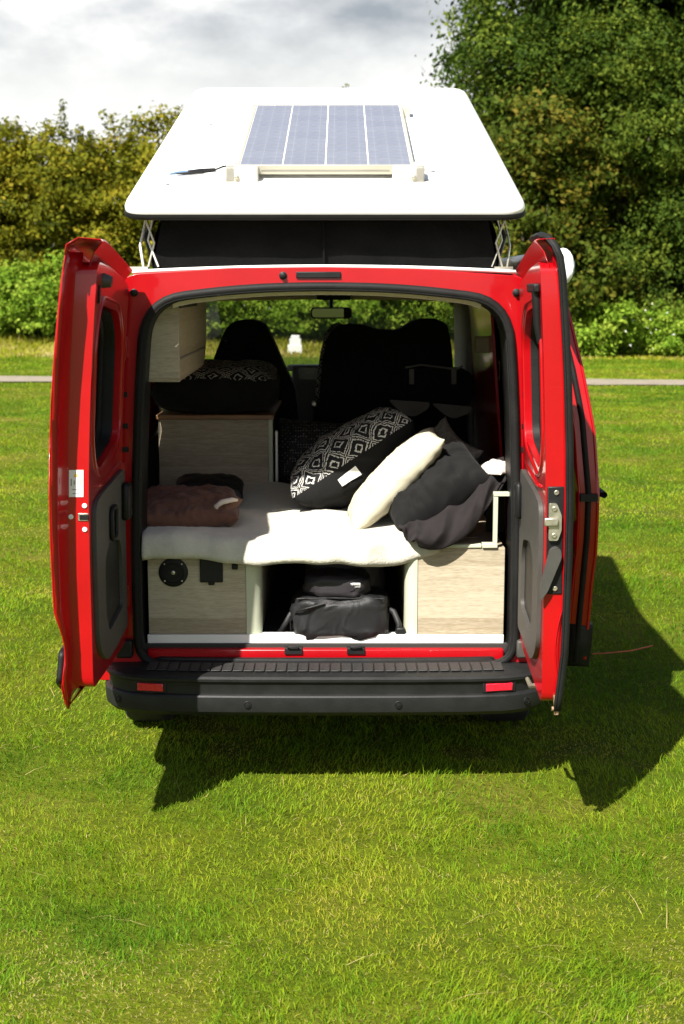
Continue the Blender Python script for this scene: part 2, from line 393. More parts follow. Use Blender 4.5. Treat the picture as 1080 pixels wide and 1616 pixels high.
# roof skin, bonnet, floor, windscreen
us = [i / 12 for i in range(-12, 13)]
mb = MB(); mb.loft([[(u * .71, v, 1.984 + .018 * (1 - u * u)) for u in us] for v in (.05, .3, 1, 2, 2.9, 3.06, 3.25)][:6] + [[(u * .80, 3.25, 1.90 + .03 * (1 - u * u)) for u in us]], closed=False)
obj('roof_skin', mb, GREYROOF, van, smooth=40, solid=.012)
mb = MB(); mb.loft([[(u * x, v - .16 * u * u * k, z + .04 * (1 - u * u)) for u in us] for x, v, z, k in ((.82, 4.04, 1.17, .3), (.84, 4.32, 1.11, .6), (.82, 4.70, .97, 1), (.80, 4.84, .80, 1), (.82, 4.88, .50, 1), (.80, 4.82, .33, 1))], closed=False)
obj('bonnet', mb, RED, van, smooth=50, solid=.015)
mb = MB(); mb.loft([[(u * .79, 3.27 - .05 * u * u, 1.885 + .02 * (1 - u * u)) for u in us], [(u * .84, 4.03 - .12 * u * u, 1.19) for u in us]], closed=False)
obj('windscreen', mb, GLASS, van, smooth=60)
mb = MB(); mb.box(-.86, .86, .06, 4.0, .40, .531)
obj('floor', mb, simple('van_floor', (.025, .023, .021), .85), van)
# rear body frame with the door opening
OPEN = rpoly([(-.742, .455), (-.02, .445), (.75, .455), (.752, 1.0), (.728, 1.55), (.700, 1.885), (.30, 1.930), (0, 1.938), (-.30, 1.930), (-.686, 1.885), (-.716, 1.55), (-.745, 1.0)],
             [.12, 0, .12, .3, .2, .17, .2, .2, .2, .17, .2, .3], 7)
OUT = rpoly([(-.90, .40), (.90, .40), (.935, .85), (.935, 1.15), (.90, 1.45), (.84, 1.75), (.79, 1.935), (.72, 1.965), (.35, 1.990), (0, 1.997), (-.35, 1.994), (-.72, 1.972), (-.79, 1.935), (-.84, 1.75), (-.90, 1.45), (-.935, 1.15), (-.935, .85)], .03, 3)
mb = MB(); mb.plate(OUT, [OPEN], lambda a, b, c: (a, c, b), thick=.055)
frame = obj('rear_frame', mb, RED, van, bevel=.007)
# inner jamb of the opening
def inset(loop, d, c=(0, 1.2)):
    n = len(loop); out = []
    for i in range(n):
        a = Vector(loop[i - 1]); b = Vector(loop[(i + 1) % n]); t = (b - a).normalized(); q = Vector((-t.y, t.x))
        out.append((loop[i][0] + q.x * d, loop[i][1] + q.y * d))
    return out
i1 = inset(OPEN, .020); i2 = inset(OPEN, .028)
mb = MB(); mb.loft([[(a, .05, b) for a, b in inset(OPEN, -.006)], [(a, .06, b) for a, b in i1], [(a, .16, b) for a, b in i2]])
obj('jamb', mb, BLACKP, van, smooth=60, solid=.006)
top_a = [(a, b) for a, b in inset(OPEN, .024) if b > 1.845]; top_b = [(a, b - .030) for a, b in top_a]
o_ = sorted(range(len(top_a)), key=lambda k: top_a[k][0])
obj('header_trim', MB().loft([[(top_a[k][0] * .985, .10, top_a[k][1] + .012) for k in o_], [(top_b[k][0] * .985, .115, top_b[k][1] + .012) for k in o_], [(top_b[k][0] * .985, .20, top_b[k][1] + .010) for k in o_]], False), BEIGE, van, smooth=50)
# rubber weather seal round the opening
sp = inset(OPEN, .012)
mb = MB(); mb.tube([(a, -.010, b) for a, b in sp], .0155, 10, closed=True, sq=(1.1, 1.0)); mb.tube([(a, -.016, b) for a, b in inset(OPEN, .023)], .0065, 8, closed=True)
obj('weather_seal', mb, RUBBER, van, smooth=180)
# header details: striker slot, lock pins, gutter line
hy = -.004
mb = MB()
for px, py, w_, h_ in ((503, 434, 70, 10),):
    p = L(px, py, VY); mb.box(p.x - w_ * .0012, p.x + w_ * .0012, hy - .004, .01, p.z - h_ * .0012, p.z + h_ * .0012)
obj('striker_slot', mb, BLACKP, frame, bevel=.003)
for px, py in ((447, 435), (212, 462), (815, 462)):
    p = L(px, py, VY); mb = MB(); mb.lathe([(.015, 0), (.015, -.004), (.010, -.006), (.009, -.016), (.004, -.018)], (p.x, 0, p.z), (0, 1, 0), 14)
    obj('lock_pin', mb, BLACKP, frame, smooth=40)
mb = MB(); mb.tube([(u * .725, .014 + .02 * u * u, 1.999 - .020 * u * u) for u in us], .007, 8)
obj('roof_gutter', mb, WHITEP, frame, smooth=180)
for sx_ in (-1, 1):       # hinge plates and cut-outs on the pillars
    for z in (.74, 1.22, 1.70):
        u = sx_ * (side_u(z) * .0 + (.775 if z < 1.5 else .755))
        mb = MB(); mb.box(u - .012, u + .012, -.035, .004, z - .04, z + .04); mb.tube([(u, -.03, z - .05), (u, -.03, z + .05)], .009, 10)
        obj('door_hinge', mb, RED, frame, bevel=.002)
    for z in (1.31, 1.40, 1.52):
        u = sx_ * .765; mb = MB(); mb.box(u - .016, u + .016, -.0025, .004, z - .010, z + .010); obj('pillar_slot', mb, BLACKP, frame)
# corrugated cable tube on the right pillar
mb = MB(); pts = [(.775, -.02, 1.02 + .47 * k / 60) for k in range(61)]
mb.tube(pts, [.011 if k % 2 else .0135 for k in range(61)], 10); mb.tube([(.775, -.02, 1.49), (.772, -.01, 1.53), (.765, .01, 1.545)], .012, 8)
obj('cable_tube', mb, BLACKP, frame, smooth=60)
for sx_ in (-1, 1):       # rubber buffers at the foot of the pillars
    u = .775 if sx_ > 0 else -.78
    mb = MB(); mb.box(u - .032, u + .032, -.045, .0, .500, .570); obj('buffer', mb, GREYP if sx_ > 0 else BLACKP, frame, bevel=.008)
# sill: red step, aluminium edge, latches
mb = MB(); mb.box(-.70, .70, .030, .11, .470, .517); obj('sill_step', mb, RED, frame, bevel=.006)
mb = MB(); mb.box(-.705, .705, .085, .130, .532, .563); mb.box(-.705, .705, .078, .085, .521, .565); obj('sill_strip', mb, WHITEP, van, bevel=.003)
for px in (463, 562):
    u = L(px, 1022, VY).x; mb = MB(); mb.box(u - .035, u + .035, .022, .075, .500, .522); mb.tube([(u - .02, .03, .52), (u - .02, .015, .53), (u + .02, .015, .53), (u + .02, .03, .52)], .005, 6)
    obj('latch_striker', mb, BLACKP, frame, bevel=.003)

# ---- bumper
bump = empty('bumper', (0, 0, 0), van)
half = [(0, -.215), (.30, -.213), (.55, -.205), (.68, -.192), (.76, -.165), (.815, -.12), (.85, -.06), (.868, .03), (.872, .20), (.874, .50)]
path = [(-x, y) for x, y in half[:0:-1]] + half
prof = [(.235, .300), (.02, .318), (.004, .335), (.000, .360), (.002, .392), (.006, .398), (.016, .402), (.016, .432), (.012, .447), (.004, .452), (.003, .462), (.012, .470), (.03, .474), (.195, .478), (.205, .482), (.207, .488), (.225, .490)]
rings = []
for i, (x, y) in enumerate(path):
    a = Vector(path[max(0, i - 1)]); b = Vector(path[min(len(path) - 1, i + 1)]); t_ = (b - a).normalized(); q = Vector((-t_.y, t_.x))
    rings.append([(x + q.x * o, y + q.y * o, z) for o, z in prof])
mb = MB(); mb.loft(rings, False); obj('bumper_skin', mb, BUMPER, bump, smooth=28)
def bump_y(u):
    u = abs(u)
    for (x0, y0), (x1, y1) in zip(half, half[1:]):
        if u <= x1: return y0 + (y1 - y0) * (u - x0) / (x1 - x0)
    return half[-1][1]
n_t = 33
tm = MB(); tm.box(-.0185, .0185, -.055, .055, 0, .0055); tme = None
for k in range(n_t):
    u = -.665 + 1.33 * k / (n_t - 1)
    if tme is None:
        o = obj('tread_pad', tm, simple('tread_plastic', (.020, .0195, .019), .6, var=.4, vscale=30, bump=.3, bscale=300), bump, bevel=.003); tme = o.data
    else:
        o = obj('tread_pad', tme, None, bump, bevel=.003)
    o.location = (u, bump_y(u) + .115, .4775)
for x0, x1 in ((-.712, -.612), (.610, .713)):
    mb = MB(); yy = bump_y((x0 + x1) / 2)
    mb.box(x0, x1, yy + .006, yy + .02, .410, .440, lambda x, y, z: (x, y + (bump_y(x) - yy), z)); f_ = obj('reflector_housing', MB().box(x0 - .012, x1 + .012, yy + .011, yy + .03, .403, .446, lambda x, y, z: (x, y + (bump_y(x) - yy), z)), BLACKP, bump, bevel=.003)
    obj('red_reflector', mb, LENS, bump, bevel=.003)
for px, py in ((166, 1100), (391, 1104), (629, 1104), (834, 1100)):
    u = L(px, py, 5.19).x; u = max(-.79, min(.775, u)); yy = bump_y(u)
    d = Vector((u + .01, bump_y(u + .01))) - Vector((u - .01, bump_y(u - .01))); nrm = Vector((d.y, -d.x, 0)).normalized()
    mb = MB(); mb.lathe([(.0145, -.004), (.0145, .003), (.0125, .004), (.0120, .001), (.009, .001), (.008, .0035), (.002, .004)], (u, yy, .366), nrm, 20)
    obj('parking_sensor', mb, BLACKP, bump, smooth=30)
mb = MB(); mb.box(-.80, .80, -.02, .6, .30, .40); obj('underbody', mb, BLACKP, van)

# ---- wheels
def wheel(u, v):
    w_ = empty('wheel', (u, v, .325), van)
    mb = MB(); mb.lathe([(.20, -.09), (.27, -.105), (.305, -.10), (.320, -.085), (.325, -.05), (.325, .05), (.320, .085), (.305, .10), (.27, .105), (.20, .09)], (0, 0, 0), (1, 0, 0), 40); obj('tyre', mb, TYRE, w_, smooth=40)
    mb = MB(); mb.lathe([(.205, -.093), (.19, -.07), (.10, -.06), (.06, -.08), (.02, -.085), (.02, .085), (.06, .08), (.10, .06), (.19, .07), (.205, .093)], (0, 0, 0), (1, 0, 0), 32); obj('rim', mb, STEEL, w_, smooth=40)
for u in (-.785, .785):
    for v in (.80, 4.05): wheel(u, v)

# ---- rear doors (coordinates: w from hinge to free edge, t through the thickness, z)
def rear_door(sgn, hinge, ang, W, name):
    hu, hv = hinge; a = R(ang); left = sgn < 0
    du, dv = sgn * math.sin(a), -math.cos(a); nu, nv = sgn * math.cos(a), math.sin(a)
    def lean(z): return (.058 if left else .040) * (max(0, z - 1.05) / 1.0) ** 1.8      # the doors lean in towards the roof
    def M(w, t, z): t = t - lean(z); return (hu + du * w + nu * t, hv + dv * w + nv * t, z)
    d = empty(name, (0, 0, 0), van)
    o_in = rpoly([(0.0, .565), (W, .575 if left else .525), (W, 1.0), (W, 1.60), (W, 1.985), (W - .04, 2.005), (.36, 1.985), (.10, 1.945), (0, 1.92)], [.03, .04, 0, 0, .02, .03, .10, .06, .03], 5)
    hole = rpoly([(.10, 1.37), (W - .17, 1.30), (W - .085, 1.40), (W - .085, 1.75), (W - .13, 1.865), (.20, 1.835), (.10, 1.74)], [.07, .08, .07, .08, .06, .07, .06], 6)
    zc = [(1, z) for z in (1.05, 1.2, 1.3, 1.4, 1.5, 1.6, 1.7, 1.8, 1.9)]
    TH = .075 if left else .064
    mb = MB(); mb.plate(o_in, [hole], lambda aa, b, c: M(aa, c, b), zc, thick=TH)
    inner = obj('inner_frame', mb, RED, d, bevel=.016, seg=3)
    rid = inset(hole, -.028)
    mb = MB(); mb.tube([M(x, .003, z) for x, z in rid], .010, 8, closed=True, sq=(1, .7)); obj('window_ridge', mb, RED, inner, smooth=180)
    # pressed bead under the window, above the trim
    mb = MB(); mb.tube([M(.06, .004, 1.275), M(.25, .002, 1.262), M(W - .22, .002, 1.245), M(W - .10, .004, 1.255)], .011, 8, sq=(1, .7)); obj('pressed_bead', mb, RED, inner, smooth=180)
    # outer skin with wrap-round flange at the free edge
    fl = .105 if left else .012
    def skin_t(w, z):
        k = max(0, min(1, w / W)); bulge = (.030 if left else .022) * math.sin(math.pi * min(1, max(0, (z - .45) / 1.7))) ** .7
        t = TH + .006 + bulge * (.55 + .45 * k) + .010 * math.sin(math.pi * k)
        if not left: t -= .022 * max(0, (k - .8) / .2)
        if .60 < z < .86: t -= .018 * math.sin(math.pi * (z - .60) / .26) * k
        return t
    free = W + fl
    if left: lo_ = [(-.02, .545), (.30, .520), (W - .06, .530), (W + .01, .502), (W + .05, .54), (free - .015, .63), (free - .045, .73), (free, .86)]
    else: lo_ = [(-.02, .545), (.30, .520), (W - .08, .535), (W - .02, .508), (W + .004, .55), (free, .63), (free, .73), (free, .86)]
    o_out = rpoly(lo_ + [(free, 1.5), (free - .005, 1.93), (free - .02, 2.045), (W - .08, 2.055), (.40, 2.030), (.20, 2.0), (.02, 1.965), (-.02, 1.92)], [.03, .1, .02, .02, .04, .05, .05, .05, .1, .05, .02, .05, .08, .08, .03, .03], 4)
    hole2 = rpoly([(.09, 1.36), (W - .08, 1.36), (W - .08, 1.86), (.09, 1.84)], .06)
    cuts = [(1, z) for z in (.56, .60, .66, .73, .80, .86, .95, 1.1, 1.25, 1.4, 1.55, 1.7, 1.86, 1.92, 1.98, 2.03)] + [(0, k * .09) for k in range(1, 9)] + [(0, W)]
    mb = MB(); mb.plate(o_out, [hole2], lambda w_, z, c: M(w_, skin_t(w_, z), z), cuts)
    skin = obj('outer_skin', mb, RED, d, smooth=40, solid=.004)
    mb = MB(); mb.plate(rpoly([(.06, 1.33), (W - .05, 1.33), (W - .05, 1.89), (.06, 1.87)], .06), [], lambda w_, z, c: M(w_, skin_t(w_, z) - .008, z), cuts); obj('window_glass', mb, TINT, d)
    mb = MB(); mb.loft([[M(x, t_, z) for x, z in inset(hole, i_)] for t_, i_ in ((.022, .004), (.028, .007), (TH + .004, .010))]); obj('window_reveal', mb, RUBBER, inner, smooth=40)
    mb = MB(); mb.tube([M(x, TH - .003, z) for x, z in inset(hole, .012)], .013, 8, closed=True); obj('window_gasket', mb, RUBBER, inner, smooth=180)
    # flange surface between the frame edge and the outer skin
    zs = [.52, .535, .56, .62, .68, .73, .79, .86, .95, 1.1, 1.3, 1.5, 1.7, 1.86, 1.95, 2.0, 2.035]
    def fw(z):
        if not left: return free
        if z < .86: return free - .045 + .045 * abs(z - .73) / .13 if z > .62 else W + .02 + (free - .02 - W - .02) * max(0, z - .46) / .16
        return free - (.02 if z > 1.98 else 0)
    zi = lambda z: max(z, .577 if left else .527)
    mb = MB(); mb.loft([[M(W - .015, TH * .7, zi(z)) for z in zs], [M(W - .004, TH - .004, zi(z)) for z in zs], [M((W + fw(z)) / 2, (TH + .004 + skin_t(fw(z), z)) / 2 - .002, (z + zi(z)) / 2) for z in zs], [M(fw(z) - .003, skin_t(fw(z), z) - .003, z) for z in zs]], closed=False)
    obj('edge_flange', mb, RED, d, smooth=50, solid=.003)
    wsx = [.02, .12, .22, .32, .42, .52, W - .06, W, W + fl * .5, free - .005]
    tz = lambda w_: 1.982 + .092 * min(1, max(0, w_ / .60)) ** .9
    wf = lambda w_: min(w_, W + .012)
    mb = MB(); mb.loft([[M(min(w_, W - .004), .03, tz(w_) - .085) for w_ in wsx], [M(min(w_, W - .002), .012, tz(w_) - .035) for w_ in wsx], [M(wf(w_), -.012, tz(w_) - .004) for w_ in wsx], [M(wf(w_), -.006, tz(w_) + .003) for w_ in wsx], [M(w_, .05, tz(w_) + .006) for w_ in wsx], [M(w_, skin_t(w_, tz(w_)) - .001, tz(w_) - .016) for w_ in wsx], [M(w_, skin_t(w_, tz(w_)) + .0015, tz(w_) - .05) for w_ in wsx]], closed=False)
    obj('top_hood', mb, RED, d, smooth=45, solid=.003)
    # bottom return between frame and skin
    wb = [0, .2, .4, W - .1, W - .02]
    mb = MB(); mb.loft([[M(w_, .02, .572 + .025 * w_ / W) for w_ in wb], [M(w_, skin_t(w_, .53) - .003, .55 - .035 * w_ / W) for w_ in wb]], closed=False); obj('bottom_web', mb, RED, d, smooth=50, solid=.003)
    # grey lower trim with pocket
    tp = rpoly([(.035, .640), (W - .20, .615), (W - .06, .70), (W - .045, 1.02), (W - .05, 1.20), (W - .16, 1.222), (.05, 1.25), (.035, 1.2)], [.03, .08, .06, .05, .04, .1, .03, .02], 5)
    pk = rpoly([(.12, .74), (W - .26, .71), (W - .20, .79), (W - .20, .98), (W - .30, 1.03), (.16, 1.0), (.12, .93)], [.03, .04, .04, .04, .04, .04, .03], 4)
    mb = MB(); mb.plate(tp, [pk], lambda w_, z, c: M(w_, c, z), thick=-.016); trim = obj('trim_panel', mb, GREYP, d, bevel=.005)
    obj('pocket', MB().plate(inset(pk, -.003), [], lambda w_, z, c: M(w_, -.002, z)), BLACKP, trim)
    # black lower cladding on the outside
    oc = rpoly([(.0, .565), (W - .04, .555), (free - .03, .62), (free - .045, .72), (.0, .72)], .02)
    mb = MB(); mb.plate(oc, [], lambda w_, z, c: M(w_, skin_t(w_, z) + (.022 if left else .012), z), cuts); obj('lower_cladding', mb, BLACKP, d, smooth=40, solid=.02)
    return d, M, inner, trim, skin_t, free
def disc(M, w_, t, z, r, mat, par, name, depth=.006, seg=16, edge=False):
    p0 = Vector(M(w_, t, z)); ax = (Vector(M(w_ + 1, t, z)) if edge else Vector(M(w_, t - 1, z))) - p0
    return obj(name, MB().lathe([(r, 0), (r, depth * .7), (r * .8, depth), (r * .35, depth), (r * .3, depth * .4)], p0, ax, seg), mat, par, smooth=40)

W, WR = .68, .68
dl, ML, innL, trimL, skL, frL = rear_door(-1, (-.772, -.045), .6, W, 'left_rear_door')
dr, MR, innR, trimR, skR, frR = rear_door(1, (.755, -.045), -1.0, WR, 'right_rear_door')
def box_wtz(M, w0, w1, t0, t1, z0, z1):
    mb = MB(); vs = [M(w_, t, z) for w_ in (w0, w1) for t in (t0, t1) for z in (z0, z1)]
    return mb.add(vs, [(0, 1, 3, 2), (4, 6, 7, 5), (0, 4, 5, 1), (2, 3, 7, 6), (0, 2, 6, 4), (1, 5, 7, 3)])
def edgebox(M, t0, t1, z0, z1, w0=W - .002, w1=W + .004): return box_wtz(M, w0, w1, t0, t1, z0, z1)
# left door edge: sticker, latch mouth, bolts
st = obj('warning_sticker', edgebox(ML, .018, .066, 1.235, 1.325, W, W + .0015), LABEL, dl)
obj('sticker_triangle', MB().add([ML(W + .0022, .036, 1.302), ML(W + .0022, .050, 1.302), ML(W + .0022, .043, 1.319)], [(0, 1, 2)]), simple('yellow_print', (.75, .45, .03), .6), st)
mb = MB()
for t0, t1, z0, z1 in ((.024, .028, 1.272, 1.296), (.056, .060, 1.272, 1.296), (.028, .056, 1.258, 1.261), (.030, .054, 1.245, 1.248), (.034, .038, 1.276, 1.290), (.046, .050, 1.276, 1.290)):
    vs = [ML(W + .0022, t, z) for t, z in ((t0, z0), (t1, z0), (t1, z1), (t0, z1))]; mb.add(vs, [(0, 1, 2, 3)])
obj('sticker_print', mb, simple('grey_print', (.25, .25, .25), .6), st)
obj('latch_plate', edgebox(ML, .002, .036, 1.154, 1.180, W, W + .003), STEEL, dl, bevel=.003)
obj('latch_mouth', edgebox(ML, .000, .031, 1.158, 1.176, W + .002, W + .005), BLACKP, dl, bevel=.003)
for t, z in ((.014, 1.205), (.014, 1.125), (.060, 1.168)): disc(ML, W - .001, t, z, .0085, WHITEP, dl, 'bolt', .005, 14, True)
hr = rrect(W - .40, W - .30, 1.035, 1.145, .03, 5)
obj('inner_handle', MB().tube([ML(x, -.024, z) for x, z in hr], .009, 8, closed=True), BLACKP, trimL, smooth=180)
obj('handle_recess', MB().plate(hr, [], lambda a, b, c: ML(a, -.0185, b)), BLACKP, trimL)
obj('check_strap_cover', box_wtz(ML, .035, .12, -.045, -.012, 1.06, 1.20), BLACKP, trimL, bevel=.014)
obj('check_strap_cover', box_wtz(MR, .035, .10, -.040, -.012, 1.06, 1.20), BLACKP, trimR, bevel=.014)
obj('upper_buffer', MB().tube([ML(W - .12, .0, 1.945), ML(W - .12, -.03, 1.94)], [.026, .018], 12), GREYP, innL, smooth=50)
obj('upper_latch', box_wtz(ML, W - .06, W - .045, -.006, .0, 1.87, 1.93), BLACKP, innL, bevel=.002)
# right door: rubber seal on the free edge, upper lock rod, latch and lever on the edge
sz = [.505, .55, .6, .7, .8, .9, 1.0, 1.2, 1.4, 1.6, 1.7, 1.8, 1.9, 1.96]
seal = [MR(WR + .016, .066 + .012 * math.sin(math.pi * min(1, max(0, (z - .45) / 1.6))) - .02 * max(0, (.7 - z) / .25), z) for z in sz] + [MR(WR + .018, .062, 2.02), MR(WR + .012, .048, 2.055), MR(WR - .01, .030, 2.082), MR(WR - .08, .016, 2.092), MR(.50, .010, 2.090), MR(.44, .008, 2.084)]
mb = MB(); mb.tube(seal, .0105, 10, sq=(1.3, 1)); mb.tube([(p[0] - .009, p[1] - .009, p[2]) for p in seal], .0045, 8)
obj('edge_seal', mb, RUBBER, dr, smooth=180)
obj('upper_lock', box_wtz(MR, WR - .23, WR - .03, -.022, .0, 1.905, 1.935), BLACKP, innR, bevel=.006)
obj('lock_rod', MB().tube([MR(WR - .06, -.010, 1.91), MR(WR - .06, -.010, 1.80), MR(WR - .07, -.002, 1.74)], [.016, .013, .010], 10), BLACKP, innR, smooth=50)
lp = obj('lock_plate', edgebox(MR, .006, .062, .905, 1.270, WR - .004, WR + .005), BLACKP, dr, bevel=.004)
lc = rpoly([(.010, 1.090), (.040, 1.090), (.052, 1.125), (.052, 1.175), (.036, 1.215), (.010, 1.215)], .006, 3)
obj('lock_case', MB().plate(lc, [], lambda a, b, c: MR(WR + .005 + c, a, b), thick=.014), STEEL, lp, bevel=.003)
obj('lock_tongue', edgebox(MR, -.006, .040, 1.140, 1.168, WR + .019, WR + .030), STEEL, lp, bevel=.004)
for z in (1.108, 1.198): disc(MR, WR + .019, .028, z, .0085, STEEL, lp, 'screw', .005, 14, True)
for z in (1.250, .925): disc(MR, WR + .005, .036, z, .0085, STEEL, lp, 'screw', .005, 14, True)
hp = rpoly([(-.014, .885), (.010, .920), (.054, 1.035), (.050, 1.062), (.034, 1.072), (.014, 1.062), (-.014, .940)], .010, 4)
obj('inner_handle', MB().plate(hp, [], lambda a, b, c: MR(WR + .006 + c, a, b), thick=.022), GREYP, lp, bevel=.006)
p = Vector(MR(WR + .004, .05, .525)); mb = MB(); mb.tube([p + Vector((0, 0, .03)), p + Vector((0, -.01, -.035))], [.012, .008], 8); mb.tube([p + Vector((-.016, -.008, -.015)), p + Vector((.014, -.008, -.015))], .008, 8)
obj('lower_lock', mb, simple('rusty_steel', (.32, .20, .12), .6, metal=.5, var=.5, vscale=60), dr, smooth=50)
# door stay at the right bumper corner
p = L(838, 1083, 5.05); q = L(866, 1080, 4.90)
mb = MB(); mb.tube([p + Vector((-.0, .10, 0)), p, (p + q) / 2, q], [.008, .010, .010, .012], 8); mb.box(q.x - .018, q.x + .010, q.y - .012, q.y + .03, q.z - .004, q.z + .05)
obj('door_stay', mb, STEEL, van, smooth=40)

# ---- sliding door, slid open along the right flank
sd = empty('sliding_door', (0, 0, 0), van)
off = .135
def sd_u(z): return side_u(max(z, .80)) - .02 * max(0, .8 - z) / .45
so = rpoly([(.36, .36), (1.40, .36), (1.42, .9), (1.42, 1.5), (1.38, 1.90), (.42, 1.90), (.34, 1.5), (.30, 1.0)], [.05, .05, .1, .1, .06, .06, .1, .1], 4)
shole = rrect(.48, 1.28, 1.28, 1.74, .07)
mb = MB(); mb.plate(so, [shole], lambda a, b, c: (sd_u(b) + off + .03, a, b), ZC); obj('door_skin', mb, RED, sd, smooth=40, solid=.012)
mb = MB(); mb.plate(inset(so, .012), [inset(shole, -.01)], lambda a, b, c: (sd_u(b) + off - .045, a, b), ZC); obj('door_lining', mb, RED, sd, smooth=40, solid=.01)
mb = MB(); mb.loft([[(sd_u(b) + off - .045, a, b) for a, b in inset(so, .012)], [(sd_u(b) + off + .026, a, b) for a, b in inset(so, .004)]]); obj('door_edge', mb, RED, sd, smooth=40)
mb = MB(); mb.tube([(sd_u(b) + off - .015, a - .003, b) for a, b in inset(so, .006)], .012, 8, closed=True); obj('door_seal', mb, RUBBER, sd, smooth=180)
mb = MB(); mb.plate(shole, [], lambda a, b, c: (sd_u(b) + off + .022, a, b), ZC); obj('window_glass', mb, TINT, sd)
mb = MB(); mb.plate(rpoly([(.37, .35), (1.40, .35), (1.40, .54), (.345, .54), (.345, .45)], .02), [], lambda a, b, c: (sd_u(b) + off + .045, a, b), ZC); obj('lower_cladding', mb, BLACKP, sd, smooth=40, solid=.10)
mb = MB(); mb.tube([(sd_u(1.08) + off + .03, .40, 1.08), (sd_u(1.08) + off + .06, .37, 1.08), (sd_u(1.08) + off + .06, .50, 1.08), (sd_u(1.08) + off + .03, .53, 1.08)], .014, 8); mb.box(sd_u(1.08) + off - .05, sd_u(1.08) + off + .02, .285, .315, 1.065, 1.095)
obj('door_handle', mb, BLACKP, sd, smooth=50)
for z in (.52, 1.12, 1.86):
    mb = MB(); mb.box(side_u(z) - .02, side_u(z) + off - .03, 1.15, 1.22, z - .02, z + .02); obj('runner_arm', mb, BLACKP, sd, bevel=.004)
# ---- roof awning case on the right
mb = MB(); ring = [(.060 * math.cos(a) * .75, .070 * math.sin(a)) for a in [2 * math.pi * k / 20 for k in range(20)]]
mb.loft([[(.908 + x * s_, v, 2.000 + z * s_) for x, z in ring] for v, s_ in ((.09, .55), (.095, .85), (.11, 1), (2.9, 1), (2.915, .85))], True, True, True); aw = obj('awning_case', mb, WHITE, van, smooth=45)
obj('end_cap_badge', MB().box(.934, .955, .108, .20, 1.97, 2.02), simple('grey_teal', (.10, .16, .16), .5), aw, bevel=.006)
for v in (.5, 2.4): obj('awning_bracket', MB().box(.74, .88, v, v + .1, 1.905, 1.955), ALU, aw, bevel=.004)

# ---- pop-up roof
SL = math.atan(.303); RY0, RZ0 = .05, 2.185
def RT(a, b, c): return (a, RY0 + b * math.cos(SL) - c * math.sin(SL), RZ0 + b * math.sin(SL) + c * math.cos(SL))
RL = 2.50
def rr(ins, h, crown=0):
    r = max(.02, .095 - ins * .4); pts = rrect(-.762 + ins, .762 - ins, ins, RL - ins, r, 8)
    return [RT(x * (1 - .045 * y / RL), y, h + crown) for x, y in pts]
pop = empty('pop_up_roof', (0, 0, 0), van)
mb = MB(); mb.loft([rr(.03, .004), rr(.002, .004), rr(0, .012), rr(0, .024), rr(.008, .042), rr(.022, .056), rr(.045, .066), rr(.09, .072), rr(.25, .078), rr(.50, .082), rr(.70, .083)], True, True, True)
obj('roof_shell', mb, WHITE, pop, smooth=60)
mb = MB(); mb.loft([rr(.03, -.014), rr(.008, -.017), rr(-.002, -.012), rr(-.004, -.004), rr(-.002, .006), rr(.006, .008), rr(.03, .006)]); obj('rubber_rim', mb, RUBBER, pop, smooth=50)
# canvas walls
cb = [(-.665, .20), (.665, .20), (.665, 2.30), (-.665, 2.30)]
def wall(p0, p1, q0, q1, n=40, m=10):
    p0, p1, q0, q1 = map(Vector, (p0, p1, q0, q1)); nn = (p1 - p0).cross(q0 - p0).normalized()
    def fn(s, t):
        b = p0.lerp(p1, s).lerp(q0.lerp(q1, s), t)
        return b + nn * (.012 * nz(b.x * 5, b.y * 5, b.z * 14 + s * 3) * math.sin(math.pi * t) + .02 * math.sin(math.pi * t))
    return MB().grid(n, m, fn)
B_ = [(-.665, .17, 1.99), (.665, .17, 1.99), (.665, 2.30, 1.99), (-.665, 2.30, 1.99)]
T_ = [RT(-.615, .12, .0), RT(.615, .12, .0), RT(.615, 2.3, .0), RT(-.615, 2.3, .0)]
for i in range(4):
    j = (i + 1) % 4; obj('canvas_wall', wall(B_[i], B_[j], T_[i], T_[j]), CANVAS, pop, smooth=180)
p0, p1 = Vector(B_[0]).lerp(Vector(B_[1]), .497), Vector(T_[0]).lerp(Vector(T_[1]), .497)
obj('canvas_seam', MB().tube([p0 + Vector((0, -.02, .01)), (p0 + p1) / 2 + Vector((0, -.035, 0)), p1 + Vector((0, -.02, -.01))], .005, 6), CANVAS, pop)
# scissor struts at both rear corners
for s_ in (-1, 1):
    mb = MB(); zt = 2.19
    x0 = s_ * .70; mb.tube([(x0, .16, 2.0), (x0 + s_ * .012, .17, 2.08), (x0 - s_ * .012, .24, 2.21)], .006 if s_ < 0 else .004, 6)
    mb.tube([(x0 - s_ * .045, .18, 2.21), (x0 - s_ * .02, .16, 2.10), (x0 - s_ * .06, .14, 2.0)], .0045 if s_ < 0 else .003, 6)
    mb.tube([(x0 + s_ * .0, .15, 2.21), (x0 - s_ * .045, .15, 2.09), (x0 - s_ * .02, .15, 2.0)], .004, 6)
    mb.box(x0 - .05, x0 + .02, .13, .19, 1.985, 2.000)
    obj('scissor_strut', mb, simple('strut_metal', (.52, .50, .44), .45, metal=.5) if s_ < 0 else STEEL, pop, smooth=40)
    mb = MB(); mb.tube([(x0 - s_ * .035, .22, 2.0), (x0 - s_ * .005, .2, 2.12), (x0 - s_ * .05, .24, 2.2)], .009, 6); obj('elastic_strap', mb, BLACKP, pop, smooth=60)
